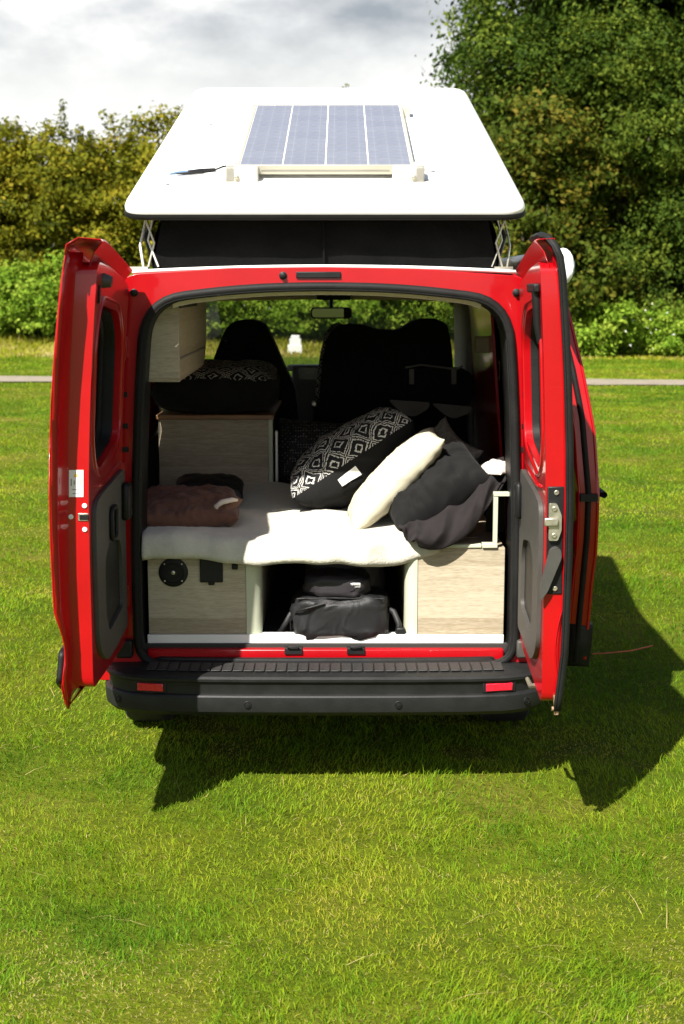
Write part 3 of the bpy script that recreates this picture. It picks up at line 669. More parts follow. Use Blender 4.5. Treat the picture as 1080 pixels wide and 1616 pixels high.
# solar panel
PC = .128; a0, a1, b0, b1 = -.335, .335, .285, 1.585
so_ = empty('solar_panel', (0, 0, 0), pop)
sp_ = van  # keep three levels: panel pieces hang under the panel, the panel under the van
so_.parent = van
def rbox(x0, x1, y0, y1, z0, z1): return MB().box(x0, x1, y0, y1, z0, z1, RT)
obj('backing_sheet', rbox(a0, a1, b0, b1, PC - .028, PC), WHITEP, so_)
obj('panel_frame', MB().box(a0 - .012, a1 + .012, b0 - .012, b0, PC - .032, PC + .004, RT).box(a0 - .012, a1 + .012, b1, b1 + .012, PC - .032, PC + .004, RT).box(a0 - .012, a0, b0, b1, PC - .032, PC + .004, RT).box(a1, a1 + .012, b0, b1, PC - .032, PC + .004, RT), simple('cream_alu_frame', (.42, .39, .31), .45, metal=.1, var=.05), so_, bevel=.002)
for g in (-.012, .008, ): pass
obj('frame_groove', MB().box(a0 + .085, a1 - .085, b0 - .0135, b0 - .0115, PC - .018, PC - .014, RT), GREYL, so_)
def cellmat():
    m, t, b = newmat('solar_cell')
    oi = N(t, 'ShaderNodeObjectInfo'); g = N(t, 'ShaderNodeTexCoord')
    vo = N(t, 'ShaderNodeTexVoronoi', Scale=38.0); t.links.new(g.outputs['Object'], vo.inputs['Vector'])
    r = N(t, 'ShaderNodeValToRGB'); r.color_ramp.elements[0].color = (.17, .178, .215, 1); r.color_ramp.elements[1].color = (.215, .223, .26, 1)  # cell greys lifted: the bright sky reflection is put into the base colour
    mxr = N(t, 'ShaderNodeMix', data_type='FLOAT'); mxr.inputs[0].default_value = .4
    sx = N(t, 'ShaderNodeSeparateColor'); t.links.new(vo.outputs['Color'], sx.inputs[0]); t.links.new(sx.outputs[0], mxr.inputs[2]); t.links.new(oi.outputs['Random'], mxr.inputs[3])
    t.links.new(mxr.outputs[0], r.inputs[0])
    # printed bus bars
    sz_ = N(t, 'ShaderNodeSeparateXYZ'); t.links.new(g.outputs['Object'], sz_.inputs[0])
    mm = N(t, 'ShaderNodeMath', operation='PINGPONG'); mm.inputs[1].default_value = .026; t.links.new(sz_.outputs[0], mm.inputs[0])
    lt = N(t, 'ShaderNodeMath', operation='LESS_THAN'); lt.inputs[1].default_value = .0008; t.links.new(mm.outputs[0], lt.inputs[0])
    mx = N(t, 'ShaderNodeMix', data_type='RGBA'); mx.inputs['B'].default_value = (.30, .31, .34, 1); t.links.new(lt.outputs[0], mx.inputs['Factor']); t.links.new(r.outputs[0], mx.inputs['A'])
    t.links.new(mx.outputs['Result'], b.inputs['Base Color']); b.inputs['Roughness'].default_value = .30; b.inputs['Coat Weight'].default_value = .35; b.inputs['Coat Roughness'].default_value = .15
    return m
MOUNTM = simple('cream_white_plastic', (.52, .50, .44), .5, var=.05); CELL = cellmat(); cme = None
cw, ch = (a1 - a0) / 4, (b1 - b0) / 10
rot = Euler((SL, 0, 0))
for i in range(4):
    for j in range(10):
        if cme is None:
            o = obj('solar_cell', MB().box(-cw / 2 + .003, cw / 2 - .003, -ch / 2 + .0030, ch / 2 - .0030, 0, .0016), CELL, so_); cme = o.data
        else: o = obj('solar_cell', cme, None, so_)
        o.location = RT(a0 + (i + .5) * cw, b0 + (j + .5) * ch, PC + .0005); o.rotation_euler = rot
for s_ in (-1, 1):        # moulded corner mounts, front and back
    for e in (0, 1):
        xa, xb = (a0 - .05, a0 + .075) if s_ < 0 else (a1 - .075, a1 + .05)
        ya, yb = (b0 - .060, b0 + .05) if e == 0 else (b1 - .05, b1 + .035)
        fa, fb = (xa - .035, xb) if s_ < 0 else (xa, xb + .05)
        m_ = rbox(xa, xb, ya, b0 - .0125 if e == 0 else yb, 0.066, PC + .006) if e == 0 else rbox(xa, xb, b1 + .0125, yb, 0.066, PC + .006)
        m_.box(fa, fb, ya - (.03 if e == 0 else 0), yb + (.03 if e else 0), .066, .078, RT)
        if s_ < 0: m_.box(xa, a0 - .0125, ya, yb, 0.066, PC + .006, RT)
        else: m_.box(a1 + .0125, xb, ya, yb, 0.066, PC + .006, RT)
        mt = obj('corner_mount', m_, MOUNTM, so_, bevel=.005)
        if e == 0:
            obj('mount_bolt', MB().lathe([(.009, 0), (.009, .004), (.004, .006)], RT((xa + xb) / 2 + s_ * .02, ya, .096), Vector((0, -1, 0)), 10), STEEL, so_, smooth=40)
# solar cable with connectors lying on the roof
cab = empty('solar_cable', (0, 0, 0), van)
def roofpt(px, py, c):   # roof point under a photo pixel
    lo, hi = 5.3, 8.2
    for _ in range(40):
        Y = (lo + hi) / 2; p = L(px, py, Y)
        b_ = (p.y - RY0) * math.cos(SL) + (p.z - RZ0) * math.sin(SL); h_ = -(p.y - RY0) * math.sin(SL) + (p.z - RZ0) * math.cos(SL)
        if h_ > c: lo = Y
        else: hi = Y
    return Vector(L(px, py, Y))
ps = [roofpt(x, y, .086) for x, y in ((268, 275), (280, 273), (297, 272), (318, 270), (340, 268), (352, 263), (371, 260))]
obj('cable', MB().tube([ps[4], ps[5], ps[6], ps[6] + Vector((.08, .02, .01)), Vector(RT(a0 - .01, .40, .09))], .0035, 8), BLACKP, cab, smooth=60)
obj('connector', MB().tube([ps[2], ps[3], ps[4]], [.008, .0095, .007], 8), BLACKP, cab, smooth=40)
obj('connector_tip', MB().tube([ps[0], ps[1], ps[2]], [.003, .0065, .0075], 8), simple('blue_grey_plastic', (.12, .2, .30), .4), cab, smooth=40)
obj('connector', MB().tube([ps[1] + Vector((0, -.012, -.004)), ps[2] + Vector((.01, -.016, -.005)), ps[3] + Vector((.01, -.010, -.003))], [.003, .006, .005], 8), BLACKP, cab, smooth=40)
# grime marks on the roof
mb = MB()
for px, py in ((262, 287), (332, 193), (683, 268), (395, 191)):
    c = roofpt(px, py, .087); q = [(c + Vector((.009 * math.cos(a) * (1 + .5 * random.random()), .014 * math.sin(a), .014 * math.sin(a) * .303 + .0015))) for a in [2 * math.pi * k / 7 for k in range(7)]]
    mb.add([tuple(v) for v in q], [tuple(range(7))])
obj('roof_dirt', mb, simple('grey_dirt', (.35, .34, .31), .9), pop)['kind'] = 'stuff'

# ---- interior: linings, cabinets, bed base
for s_ in (-1, 1):
    mb = MB(); mb.grid(2, 8, lambda s, t: (s_ * (side_u(.56 + .58 * t) - .035), .17 + 3.2 * s, .56 + .58 * t)); obj('side_lining', mb, GREYP, van, smooth=60)
def cabfront(x0, x1, z0, z1, v0, v1, name='cabinet_panel', par=None, bev=.002): return obj(name, MB().box(x0, x1, v0, v1, z0, z1), WOOD, par, bevel=bev)
CV = .09
lc_ = empty('left_cabinet', (0, 0, 0), van)
xl0, xl1, xl2 = -.70, L(389, 950, VY + CV).x, L(413, 950, VY + CV).x
cabfront(xl0, xl1, .564, .885, CV, CV + .018, 'cabinet_panel', lc_)
mb = MB(); mb.loft([[(xl1 + .0005, CV - .004, z), (xl1 + .012, CV - .005, z), (xl1 + .036, CV + .002, z), (xl2 - .006, CV + .016, z), (xl2, CV + .035, z), (xl2, CV + .06, z), (xl2 - .015, CV + .06, z), (xl1 + .0005, CV + .03, z)] for z in (.564, .885)], True, True, True); obj('corner_profile', mb, ALUG, lc_, smooth=60)
obj('cabinet_side', MB().box(xl2 - .018, xl2 - .002, CV + .061, 1.5, .56, .885), WOOD, lc_); obj('cabinet_top', MB().box(xl0, xl2, CV + .005, 1.5, .886, .900), WOOD, lc_)
p = L(274, 903, VY + CV); prof_ = [(.058, 0), (.058, .004), (.054, .007), (.043, .008), (.040, .002), (.034, .002), (.031, .006), (.024, .006), (.021, .003), (.010, .003), (.009, .009), (.003, .010)]
vn = obj('round_vent', MB().lathe(prof_, (p.x, CV, p.z), (0, -1, 0), 36), BLACKP, lc_, smooth=40)
for k in range(4):
    a = R(45 + 90 * k); obj('vent_screw', MB().lathe([(.0035, .007), (.0035, .009), (.001, .010)], (p.x + .048 * math.cos(a), CV, p.z + .048 * math.sin(a)), (0, -1, 0), 8), STEEL, lc_)
obj('vent_hub', MB().lathe([(.008, .0092), (.008, .012), (.003, .014)], (p.x, CV, p.z), (0, -1, 0), 12), STEEL, lc_, smooth=40)
p = L(334, 900, VY + CV); obj('socket_cover', MB().box(p.x - .045, p.x + .045, CV - .012, CV + .002, p.z - .047, p.z + .05).box(p.x - .012, p.x + .012, CV - .014, CV, p.z - .058, p.z - .045), BLACKP, lc_, bevel=.004)
p = L(371, 894, VY + CV); obj('switch', MB().box(p.x - .012, p.x + .012, CV - .007, CV + .002, p.z - .012, p.z + .012), BLACKP, lc_, bevel=.004)
rc_ = empty('right_cabinet', (0, 0, 0), van)
xr0, xr1, xr2 = L(639, 950, VY + CV).x, L(659, 950, VY + CV).x, .705
cabfront(xr1, xr2, .564, .912, CV, CV + .018, 'cabinet_panel', rc_)
mb = MB(); mb.loft([[(xr1 - .0005, CV - .004, z), (xr1 - .012, CV - .005, z), (xr1 - .034, CV + .002, z), (xr0 + .006, CV + .016, z), (xr0, CV + .035, z), (xr0, CV + .06, z), (xr0 + .015, CV + .06, z), (xr1 - .0005, CV + .03, z)] for z in (.564, .885)], True, True, True); obj('corner_profile', mb, ALUG, rc_, smooth=60)
obj('cabinet_side', MB().box(xr0 + .002, xr0 + .018, CV + .061, 1.5, .56, .885), WOOD, rc_)
obj('cabinet_top', MB().box(xr1 + .0, xr2, CV + .02, .95, .895, .910), WOOD, rc_)
obj('edge_profile', MB().box(L(693, 868, VY + CV).x, L(760, 868, VY + CV).x, CV - .006, CV + .03, .9125, .926).box(L(761, 868, VY + CV).x, L(785, 868, VY + CV).x, CV - .010, CV + .03, .9125, .930), ALUG, rc_, bevel=.002)
fx0, fx1 = L(779, 820, VY + CV).x, L(786, 820, VY + CV).x
obj('locker_frame', MB().box(fx0, fx1, CV, CV + .025, .9305, 1.115).box(fx0 - .001, .72, CV - .002, CV + .027, 1.1155, 1.132), ALUG, rc_, bevel=.002)
obj('locker_back', MB().box(fx1 - .01, .74, CV + .35, CV + .36, .913, 1.13), BLACKP, rc_)
# bed base
bb = empty('bed_base', (0, 0, 0), van)
for k in range(7):
    obj('bed_slat', MB().box(-.70, .62, .11 + k * .205, .11 + k * .205 + .15, .902, .914), WOOD, bb)
# overhead cupboard (upper left)
oc_ = empty('overhead_cupboard', (0, 0, 0), van)
p0 = L(228, 480, 5.52); p1 = L(284, 603, 5.52)
cabfront(p0.x - .05, p1.x, p1.z, 1.868, .12, .138, 'cupboard_panel', oc_)
mb = MB(); mb.plate(rpoly([(.139, p1.z + .002), (1.12, p1.z + .010), (1.25, p1.z + .10), (1.28, 1.866), (.139, 1.866)], [0, .06, .10, .02, 0], 5), [], lambda a, b, c: (p1.x - .002 - c, a, b), thick=.016); obj('cupboard_side', mb, WOOD, oc_)
obj('cupboard_floor', MB().box(p0.x - .05, p1.x - .02, .14, 1.1, p1.z + .003, p1.z + .018), WOOD, oc_); obj('dark_shelf', MB().box(p1.x - .016, p1.x + .004, .14, .80, 1.842, 1.864), BLACKP, oc_)
obj('cupboard_shelf_lip', MB().box(p1.x - .017, p1.x + .0025, .145, 1.16, p1.z + .085, p1.z + .092), GREYL, oc_)
# kitchen block with brown worktop
KY = 6.92; kb = empty('kitchen_block', (0, 0, 0), van)
k0, k1 = L(251, 700, KY).x, L(424, 700, KY).x; kz = L(300, 662, KY).z
obj('block_panel', MB().box(k0, k1, KY - VY, KY - VY + .018, .56, kz), WOOD, kb, bevel=.002)
obj('block_side', MB().box(k1 - .018, k1 - .001, KY - VY + .0185, KY - VY + .85, .56, kz), GREYP, kb)
obj('edge_profile', MB().box(k1, k1 + .022, KY - VY - .004, KY - VY + .02, .56, kz), ALUG, kb, bevel=.004)
obj('handle_profile', MB().box(k1 + .03, k1 + .045, KY - VY + .04, KY - VY + .06, .8, kz - .06), ALU, kb, bevel=.003)
obj('worktop', MB().box(k0 - .01, k1 + .028, KY - VY - .012, KY - VY + .9, kz + .0005, kz + .022), WORKTOP, kb, bevel=.003)
# cab: headliner, mirror, dashboard
obj('cab_headliner', MB().loft([[(u * .84, 3.16 + dv, z - .016 * u * u) for u in us] for dv, z in ((0, 1.905), (-.02, 1.895), (-.02, 1.86), (.02, 1.845), (.10, 1.85), (.12, 1.905))], False), BEIGE, van, smooth=60)
obj('rear_headliner', MB().loft([[(u * .70, v, 1.962 - .05 * u * u) for u in us] for v in (.16, .6, 1.2, 2, 3.1)], False), BEIGE, van, smooth=60, solid=.008)
p = L(527, 464, 8.52); dm_ = obj('dome_light', MB().box(p.x - .10, p.x + .10, p.y - .03, p.y + .05, p.z - .035, p.z + .025), BLACKP, van, bevel=.008)
for dx in (-.05, -.012, .02): obj('dome_switch', MB().box(p.x + dx, p.x + dx + .02, p.y - .034, p.y - .028, p.z - .01, p.z + .012), GREYL, dm_)
p = L(523, 494, 8.62); mr_ = obj('rear_view_mirror', MB().plate(rrect(-.125, .125, -.034, .034, .028, 5), [], lambda a, b, c: (p.x + a, p.y + c, p.z + b), thick=.035), BLACKP, van, bevel=.008)
obj('mirror_glass', MB().plate(rrect(-.115, .115, -.026, .026, .022, 5), [], lambda a, b, c: (p.x + a, p.y - .0015 + a * .02, p.z + b)), MIRROR, mr_); obj('mirror_stem', MB().tube([(p.x, p.y + .02, p.z + .03), (p.x, p.y + .05, p.z + .10)], .012, 8), BLACKP, mr_)
us2 = us
dash = obj('dashboard', MB().loft([[(u * .83, v + .05 * u * u, z) for u in us] for v, z in ((3.28, .62), (3.22, .95), (3.26, 1.30), (3.34, 1.375), (3.6, 1.36), (4.02, 1.20))], False), BLACKP, van, smooth=50)
p = L(487, 588, 8.60); cs = obj('centre_console', MB().box(p.x - .10, p.x + .10, p.y - .02, p.y + .1, p.z - .35, p.z + .045), GREYP, dash, bevel=.012)
obj('display', MB().box(p.x - .06, p.x + .06, p.y - .024, p.y - .019, p.z - .04, p.z + .03), simple('display_dark', (.02, .022, .03), .2, var=.1), dash); obj('display_lines', MB().box(p.x - .02, p.x + .03, p.y - .026, p.y - .0238, p.z - .004, p.z + .001), GREYL, dash)
obj('vent_cap', MB().box(p.x - .13, p.x - .085, p.y - .02, p.y + .05, p.z + .01, p.z + .045), GREYL, dash, bevel=.01)
obj('steering_wheel', MB().tube([(-.40 + .19 * math.cos(a), 3.05 + .08 * math.sin(a), 1.18 + .17 * math.sin(a)) for a in [2 * math.pi * k / 28 for k in range(28)]], .016, 8, closed=True), BLACKP, van, smooth=180)
p = L(499, 640, 8.0); gl_ = obj('gear_lever', MB().tube([(p.x, p.y, p.z - .30), (p.x, p.y, p.z - .02), (p.x, p.y, p.z), (p.x, p.y, p.z + .02)], [.02, .012, .024, .012], 10), BLACKP, van, smooth=60)
# B-pillar trims with grab handle and belt on the right, red C-pillar sheet
obj('pillar_trim', MB().loft([[(.775 + .05 * k - .03 * t_, 2.98 - .36 * k, .60 + 1.28 * t_) for t_ in [i / 8 for i in range(9)]] for k in (0, .5, 1)], False), GREYL, van, smooth=60, solid=.03)
obj('door_pillar', MB().box(.80, .93, 2.62, 2.72, .60, 1.86), GREYL, van, bevel=.02)
obj('grab_handle', MB().tube([L(779, y, 7.75) for y in (548, 556, 590, 618, 626)], [.008, .015, .017, .015, .008], 8), GREYL, van, smooth=180)
obj('belt_strap', MB().box(.72, .82, 1.62, 1.70, 1.60, 1.68), simple('beige_strap', (.34, .30, .20), .8), van, bevel=.01)
obj('pillar_sheet', MB().plate(rpoly([(1.38, .60), (2.62, .60), (2.60, 1.84), (1.46, 1.84)], .05), [], lambda a, b, c: (side_u(b) - .055 + c, a, b), thick=.015), RED, van, bevel=.004)
p = L(783, 583, 7.05); stp = obj('pillar_sticker', MB().box(side_u(p.z) - .060, side_u(p.z) - .057, 1.55, 1.66, p.z - .05, p.z + .05), LABEL, van)
obj('sticker_code', MB().box(side_u(p.z) - .0625, side_u(p.z) - .0605, 1.575, 1.635, p.z - .03, p.z + .03), simple('dark_print', (.06, .06, .06), .6), stp)

# ---- seats under dark covers
def seat(name, pts, Y, depth, rad):
    s = empty(name, (0, 0, 0), van)
    o2 = rpoly([(L(x, y, Y).x, L(x, y, Y).z) for x, y in pts], rad, 5)
    cy = sum(p[1] for p in o2) / len(o2)
    mb = MB(); mb.plate(o2, [], lambda a, b, c: (a, Y - VY + c - .10 * (b - 1.2), b), thick=depth)
    cv = obj('seat_cover', mb, BLKCLOTH, s, bevel=.05, seg=4)
    xs_ = [p[0] for p in o2]; x0, x1 = min(xs_), max(xs_)
    obj('seat_cushion', MB().box(x0 + .03, x1 - .03, Y - VY + .08, Y - VY + .62, .80, 1.00), BLKCLOTH, s, bevel=.05)
    obj('seat_base', MB().box(x0 + .06, x1 - .06, Y - VY + .06, Y - VY + .5, .55, .80), BLACKP, s, bevel=.01)
    return s, o2
drv = [(325, 720), (328, 600), (338, 566), (350, 535), (360, 514), (376, 505), (402, 504), (420, 511), (430, 532), (446, 570), (466, 612), (478, 720)]
s1, _ = seat('driver_seat', drv, 8.05, .16, .03)
ben = [(497, 720), (503, 640), (509, 570), (518, 530), (528, 516), (548, 511), (572, 512), (596, 520), (628, 521), (650, 507), (664, 503), (690, 503), (705, 511), (712, 545), (716, 590), (735, 640), (740, 720)]
s2, o2 = seat('passenger_bench', ben, 7.95, .18, .03)
def uvplate(name, loop, fn, mat, par, sc, thick=None, bevel=0):
    o = obj(name, MB().plate(loop, [], fn, thick=thick), mat, par, bevel=bevel)
    uvl = o.data.uv_layers.new(name='UVMap')
    for l in o.data.loops:
        c = o.data.vertices[l.vertex_index].co; uvl.data[l.index].uv = (c.x * sc, c.z * sc)
    return o
ed = [(499, 690), (497, 660), (501, 600), (507, 556), (514, 528), (524, 512), (536, 508), (548, 515), (530, 530), (520, 570), (514, 640), (510, 690)]
uvplate('printed_edge', rpoly([(L(x, y, 8.05).x - .004, L(x, y, 8.05).z) for x, y in ed], .01, 3), lambda a, b, c: (a, 8.06 - VY - .10 * (b - 1.2) + c - .02, b), PATTERN, s2, 1.5, .03)
uvplate('printed_edge', rpoly([(L(x, y, 8.05).x - .004, L(x, y, 8.05).z) for x, y in ((344, 560), (350, 538), (357, 528), (362, 540), (352, 562))], .008, 3), lambda a, b, c: (a, 8.05 - VY - .10 * (b - 1.2) + c, b), PATTERN, s1, 1.5, .03)
obj('armrest_knob', MB().lathe([(.016, 0), (.016, .012), (.010, .02)], L(496, 637, 7.80), (0, -1, 0), 16), STEEL, s2, smooth=40)

# ------------------------------------------------------------------ soft goods
def pillow(name, c, a, n, ha, hb, T, mats, seed, wr=.01, nu=46, nv=36, split=None, pinch=.12, flat=2.2, ridge=0):
    """stuffed cushion: a = long axis, n = face normal; two-sided materials split by side"""
    a = Vector(a).normalized(); n = Vector(n); n = (n - a * n.dot(a)).normalized(); b = n.cross(a)
    c = Vector(c); vs, fs, uvs, mi = [], [], [], []
    def arc(hw, m):
        out = [0.]
        f_ = lambda k: Vector((-hw + 2 * hw * k / (m - 1), T * max(0, 1 - abs(-1 + 2 * k / (m - 1)) ** flat) ** .42))
        for k in range(1, m): out.append(out[-1] + (f_(k) - f_(k - 1)).length)
        return [q - out[-1] / 2 for q in out]
    ua, ub = arc(ha, nu), arc(hb, nv)
    for side in (1, -1):
        o = len(vs)
        for j in range(nv):
            for i in range(nu):
                s = -1 + 2 * i / (nu - 1); t = -1 + 2 * j / (nv - 1)
                e = max(0, (1 - abs(s) ** flat)) * max(0, (1 - abs(t) ** flat))
                x = s * ha * (1 - pinch * (1 - t * t) * abs(s) ** 2); y = t * hb * (1 - pinch * (1 - s * s) * abs(t) ** 2)
                h = side * T * e ** .42
                # gathers near the rim plus broad dents
                q = (.55 * nz(s * 1.5 + seed, t * 1.5, side + seed) + .45 * nz(s * 4 + seed, t * 2.2, side * 3 + seed)) * wr * 2 * e ** .3
                edge = 1 - e
                q += wr * .9 * edge * e ** .25 * math.sin((s * 9 + 3 * nz(t * 2, s * 2, seed)) * 3.1) * (1 if abs(t) > abs(s) else .3)
                if ridge:
                    q += side * ridge * e ** .35 * ((1 - abs(nz(s * 1.3 + t * .7 + seed, t * 3.2 - s * 1.2, seed * 2 + side)) * 3) * .7 + (1 - abs(nz(s * 3.5 + seed, t * 5 + s * 2, seed + side)) * 3) * .3)
                p = c + a * x + b * y + n * (h + q)
                vs.append(p); uvs.append((ua[i], ub[j]))
        for j in range(nv - 1):
            for i in range(nu - 1):
                f = (o + j * nu + i, o + j * nu + i + 1, o + (j + 1) * nu + i + 1, o + (j + 1) * nu + i)
                fs.append(f if side > 0 else f[::-1])
                sm = -1 + 2 * (i + .5) / (nu - 1); tm_ = -1 + 2 * (j + .5) / (nv - 1); em = (1 - abs(sm) ** flat) * (1 - abs(tm_) ** flat)
                mi.append(0 if side > 0 and (split is None or em > split) else 1)
    me = bpy.data.meshes.new(name); me.from_pydata([tuple(v) for v in vs], [], fs); me.update()
    uvl = me.uv_layers.new(name='UVMap')
    for l in me.loops: uvl.data[l.index].uv = uvs[l.vertex_index]
    for m in mats: me.materials.append(m)
    if len(mats) > 1:
        for p_, k in zip(me.polygons, mi): p_.material_index = k
    bm = bmesh.new(); bm.from_mesh(me); bmesh.ops.remove_doubles(bm, verts=bm.verts, dist=.0015); bm.to_mesh(me); bm.free()
    me.shade_smooth()
    o = bpy.data.objects.new(name, me); S.collection.objects.link(o); return o, (a, b, n)
def heap(name, outline, z0, height, mat, seed, fold=.02, freq=9, dirn=(1, .3), n=130, tilt=None):
    """crumpled cloth: a star-shaped outline (world x,y), height profile and sharp folds"""
    cx = sum(p[0] for p in outline) / len(outline); cy = sum(p[1] for p in outline) / len(outline); m = len(outline)
    def rad(a):
        k = a / (2 * math.pi) * m; i = int(k) % m; f = k - int(k); f = f * f * (3 - 2 * f)
        p, q = outline[i], outline[(i + 1) % m]
        return (p[0] + (q[0] - p[0]) * f - cx, p[1] + (q[1] - p[1]) * f - cy)
    mb = MB(); nr = 52
    def fn(s, t):
        dx, dy = rad(s * 2 * math.pi); 
        if t > .86:            # tucked-under hem
            k = 1 - (t - .86) / .14 * .25; zz = z0 + .004
            return (cx + dx * k, cy + dy * k, zz)
        r = t / .86; x, y = cx + dx * r, cy + dy * r
        h = (1 - r ** 3.6) ** .55
        ridg = 1 - abs(nz(x * freq * dirn[0] + seed, y * freq * dirn[1], seed * 1.7)) * 2
        wp = .10 * nz(x * 4 + seed, y * 4, 2.2)
        ridg = ridg * .7 + .45 * (1 - abs(nz((x + wp) * freq * 2.6 + seed, (y - wp) * freq * 1.1, seed * 4.1)) * 2.6)
        ridg2 = 1 - abs(nz(x * freq * 1.1 + y * freq * .9 + seed * 3, seed, y * freq)) * 2
        zz = z0 + .012 * (1 - r) + height * h * (.86 + .28 * nz(x * 3 + seed, y * 3, seed)) + fold * (ridg * .65 + ridg2 * .35) * (.25 + .75 * h ** .5) * (1 if r < .97 else .4)
        if tilt: zz += tilt[0] * (x - cx) * h + tilt[1] * (y - cy) * h
        return (x + fold * .5 * ridg2 * r, y, max(z0 + .002, zz))
    mb.grid(n, nr, fn, closed_u=True)
    return obj(name, mb, mat, None, smooth=180)

BEDZ = .915
# fleece blanket over the bed
def blanket():
    mb = MB()
    x0, x1 = P(224, 860, 5.44).x, P(694, 850, 5.5).x; yb = 7.02; nu, nv = 90, 60
    def fn(s, t):
        x = x0 + (x1 - x0) * s
        yf = 5.425 + .02 * math.sin(s * 9) + .06 * max(0, s - .75) / .25 + .012 * nz(s * 14, 2, 5)
        rightlift = max(0, (s - .80) / .20) ** 1.6
        sag = .010 * math.sin(s * 11 + 1) + .012 * nz(s * 7, 1, 1)
        ztop = .955 + .02 * nz(x * 2.2, 3, 1)
        zbot = .872 + sag + .045 * rightlift + .012 * math.sin(s * 5.2 + .6)
        if t < .28:           # front hem: rolled lip, underside to top
            k = t / .28; th = ztop - zbot
            pr = ((.020, .004), (.004, -.003), (-.004, .006), (-.002, .018), (.004, .018 + (th - .05) * .5), (.010, th - .030), (.022, th - .010), (.045, th))
            q = k * (len(pr) - 1); m = min(int(q), len(pr) - 2); f = q - m
            dy = pr[m][0] + (pr[m + 1][0] - pr[m][0]) * f; dz = pr[m][1] + (pr[m + 1][1] - pr[m][1]) * f
            wv = .014 * nz(x * 6, .3, 2) + .006 * nz(x * 15, k, 4)
            return (x, yf + dy + wv * (1 - k), zbot + dz + .003 * nz(x * 12, k * 3, 9))
        k = (t - .28) / .72; y = yf + .045 + (yb - yf - .045) * k
        crease = .016 * (1 - abs(nz(x * 3.5 + y * 1.6, y * 3.8, 4)) * 2.2) + .014 * nz(x * 5, y * 5, 7)
        return (x + .02 * nz(x, y * 3, 8), y, ztop + crease * min(1, k * 6) - .01 * k)
    mb.grid(nu, nv, fn)
    o = obj('fleece_blanket', mb, FLEECE, None, smooth=180, solid=.012); rebase(o)
    return tag(o, 'cream white fleece blanket spread over the bed', 'blanket')
blanket()
# printed cushion leaning in the middle, with a care label
pc, (ax, bx_, nn_) = pillow('printed_cushion', P(558, 726, 6.20), (.84, .05, .545), (-.56, .12, .80), .305, .26, .150, [PATTERN, CHARCOAL], 3.3, wr=.012, pinch=.06, flat=3, ridge=.006)
rebase(pc); tag(pc, 'large black cushion with white diamond print leaning beside the cream pillow', 'cushion')
def hit(o, px, py, lift=.004):
    """point on object o seen at a photo pixel"""
    org = Vector((0, 0, CAM_H)); d_ = (P(px, py, 5.0) - org).normalized(); m = o.matrix_basis.inverted()
    ok, loc, nrm, _ = o.ray_cast(m @ org, m.to_3x3() @ d_)
    return (loc + nrm * lift) if ok else None
lb = [Vector((x, y)) for x, y in ((533, 757), (561, 735), (571, 748), (540, 767))]
gl_pts = [[lb[0].lerp(lb[1], s_ / 6).lerp(lb[3].lerp(lb[2], s_ / 6), t_ / 4) for s_ in range(7)] for t_ in range(5)]
bpy.context.view_layer.update()
hits = [[hit(pc, *q) for q in r] for r in gl_pts]
if all(h is not None for r in hits for h in r):
    lbl = MB().loft(hits, False); lo = obj('care_label', lbl, LABEL, None, smooth=60); lo.parent = pc
# cream pillow
cp, _ = pillow('cream_pillow', P(622, 756, 5.78), (.69, .02, .72), (-.70, -.06, .70), .262, .19, .072, [CREAM], 8.1, wr=.005, pinch=.05, flat=2.1, ridge=.006)
rebase(cp); tag(cp, 'cream white pillow propped on edge in the sunlight', 'pillow')
# speckled grey pillow whose corner shows behind the cream one
gp, _ = pillow('grey_pillow', P(668, 752, 6.10), (.69, .05, .72), (-.55, -.5, .6), .26, .18, .055, [simple('speckled_grey', (.14, .13, .11), .85, var=.6, vscale=70)], 5.5, wr=.008)
rebase(gp); tag(gp, 'speckled grey pillow tucked behind the cream pillow, one corner showing', 'pillow')
# charcoal pillow
kp, _ = pillow('charcoal_pillow', P(684, 772, 5.70), (.82, .06, .52), (-.36, -.40, .82), .215, .165, .110, [CHARCOAL], 12.7, wr=.014, pinch=.03, flat=2.1, ridge=.026)
rebase(kp); tag(kp, 'charcoal black pillow lying against the cream pillow', 'pillow')
# plum-grey garment draped over the right bed corner
def drape():
    mb = MB(); rows = [[(630, 828, 5.56), (655, 815, 5.62), (682, 792, 5.70), (718, 762, 5.78), (762, 732, 5.84), (794, 722, 5.86)],
                       [(640, 840, 5.47), (662, 838, 5.50), (696, 815, 5.55), (730, 784, 5.62), (766, 752, 5.68), (797, 738, 5.70)],
                       [(650, 852, 5.43), (672, 856, 5.43), (706, 842, 5.45), (741, 808, 5.50), (773, 770, 5.54), (797, 755, 5.58)],
                       [(660, 862, 5.43), (678, 868, 5.43), (708, 863, 5.44), (743, 840, 5.46), (769, 802, 5.50), (783, 780, 5.52)]]
    G = [[P(*q) for q in r] for r in rows]
    def cub(pts, t):
        n = len(pts) - 1; k = min(int(t * n), n - 1); f = t * n - k; g = lambda i: pts[max(0, min(n, i))]
        a, b, c, d = g(k - 1), g(k), g(k + 1), g(k + 2)
        return b * 1.0 + (c - a) * (.5 * f) + (a - b * 2.5 + c * 2 - d * .5) * f * f + (b * 1.5 - a * .5 - c * 1.5 + d * .5) * f ** 3
    def fn(s, t):
        p = cub([cub(r, s) for r in G], t)
        f = 1 - abs(nz(s * 1.6 - t * .8, s * 4.5 + t * 2.2, 3.3)) * 2.4
        return p + Vector((0, -.7, .7)) * (.038 * f * math.sin(math.pi * t) ** .6) + Vector((0, 0, .004 * nz(s * 9, t * 9, 1)))
    mb.grid(64, 40, fn); return obj('dark_garment', mb, PLUM, None, smooth=180, solid=.012)
dg = drape(); rebase(dg); tag(dg, 'crumpled plum grey garment draped over the bed corner above the right cabinet', 'garment')
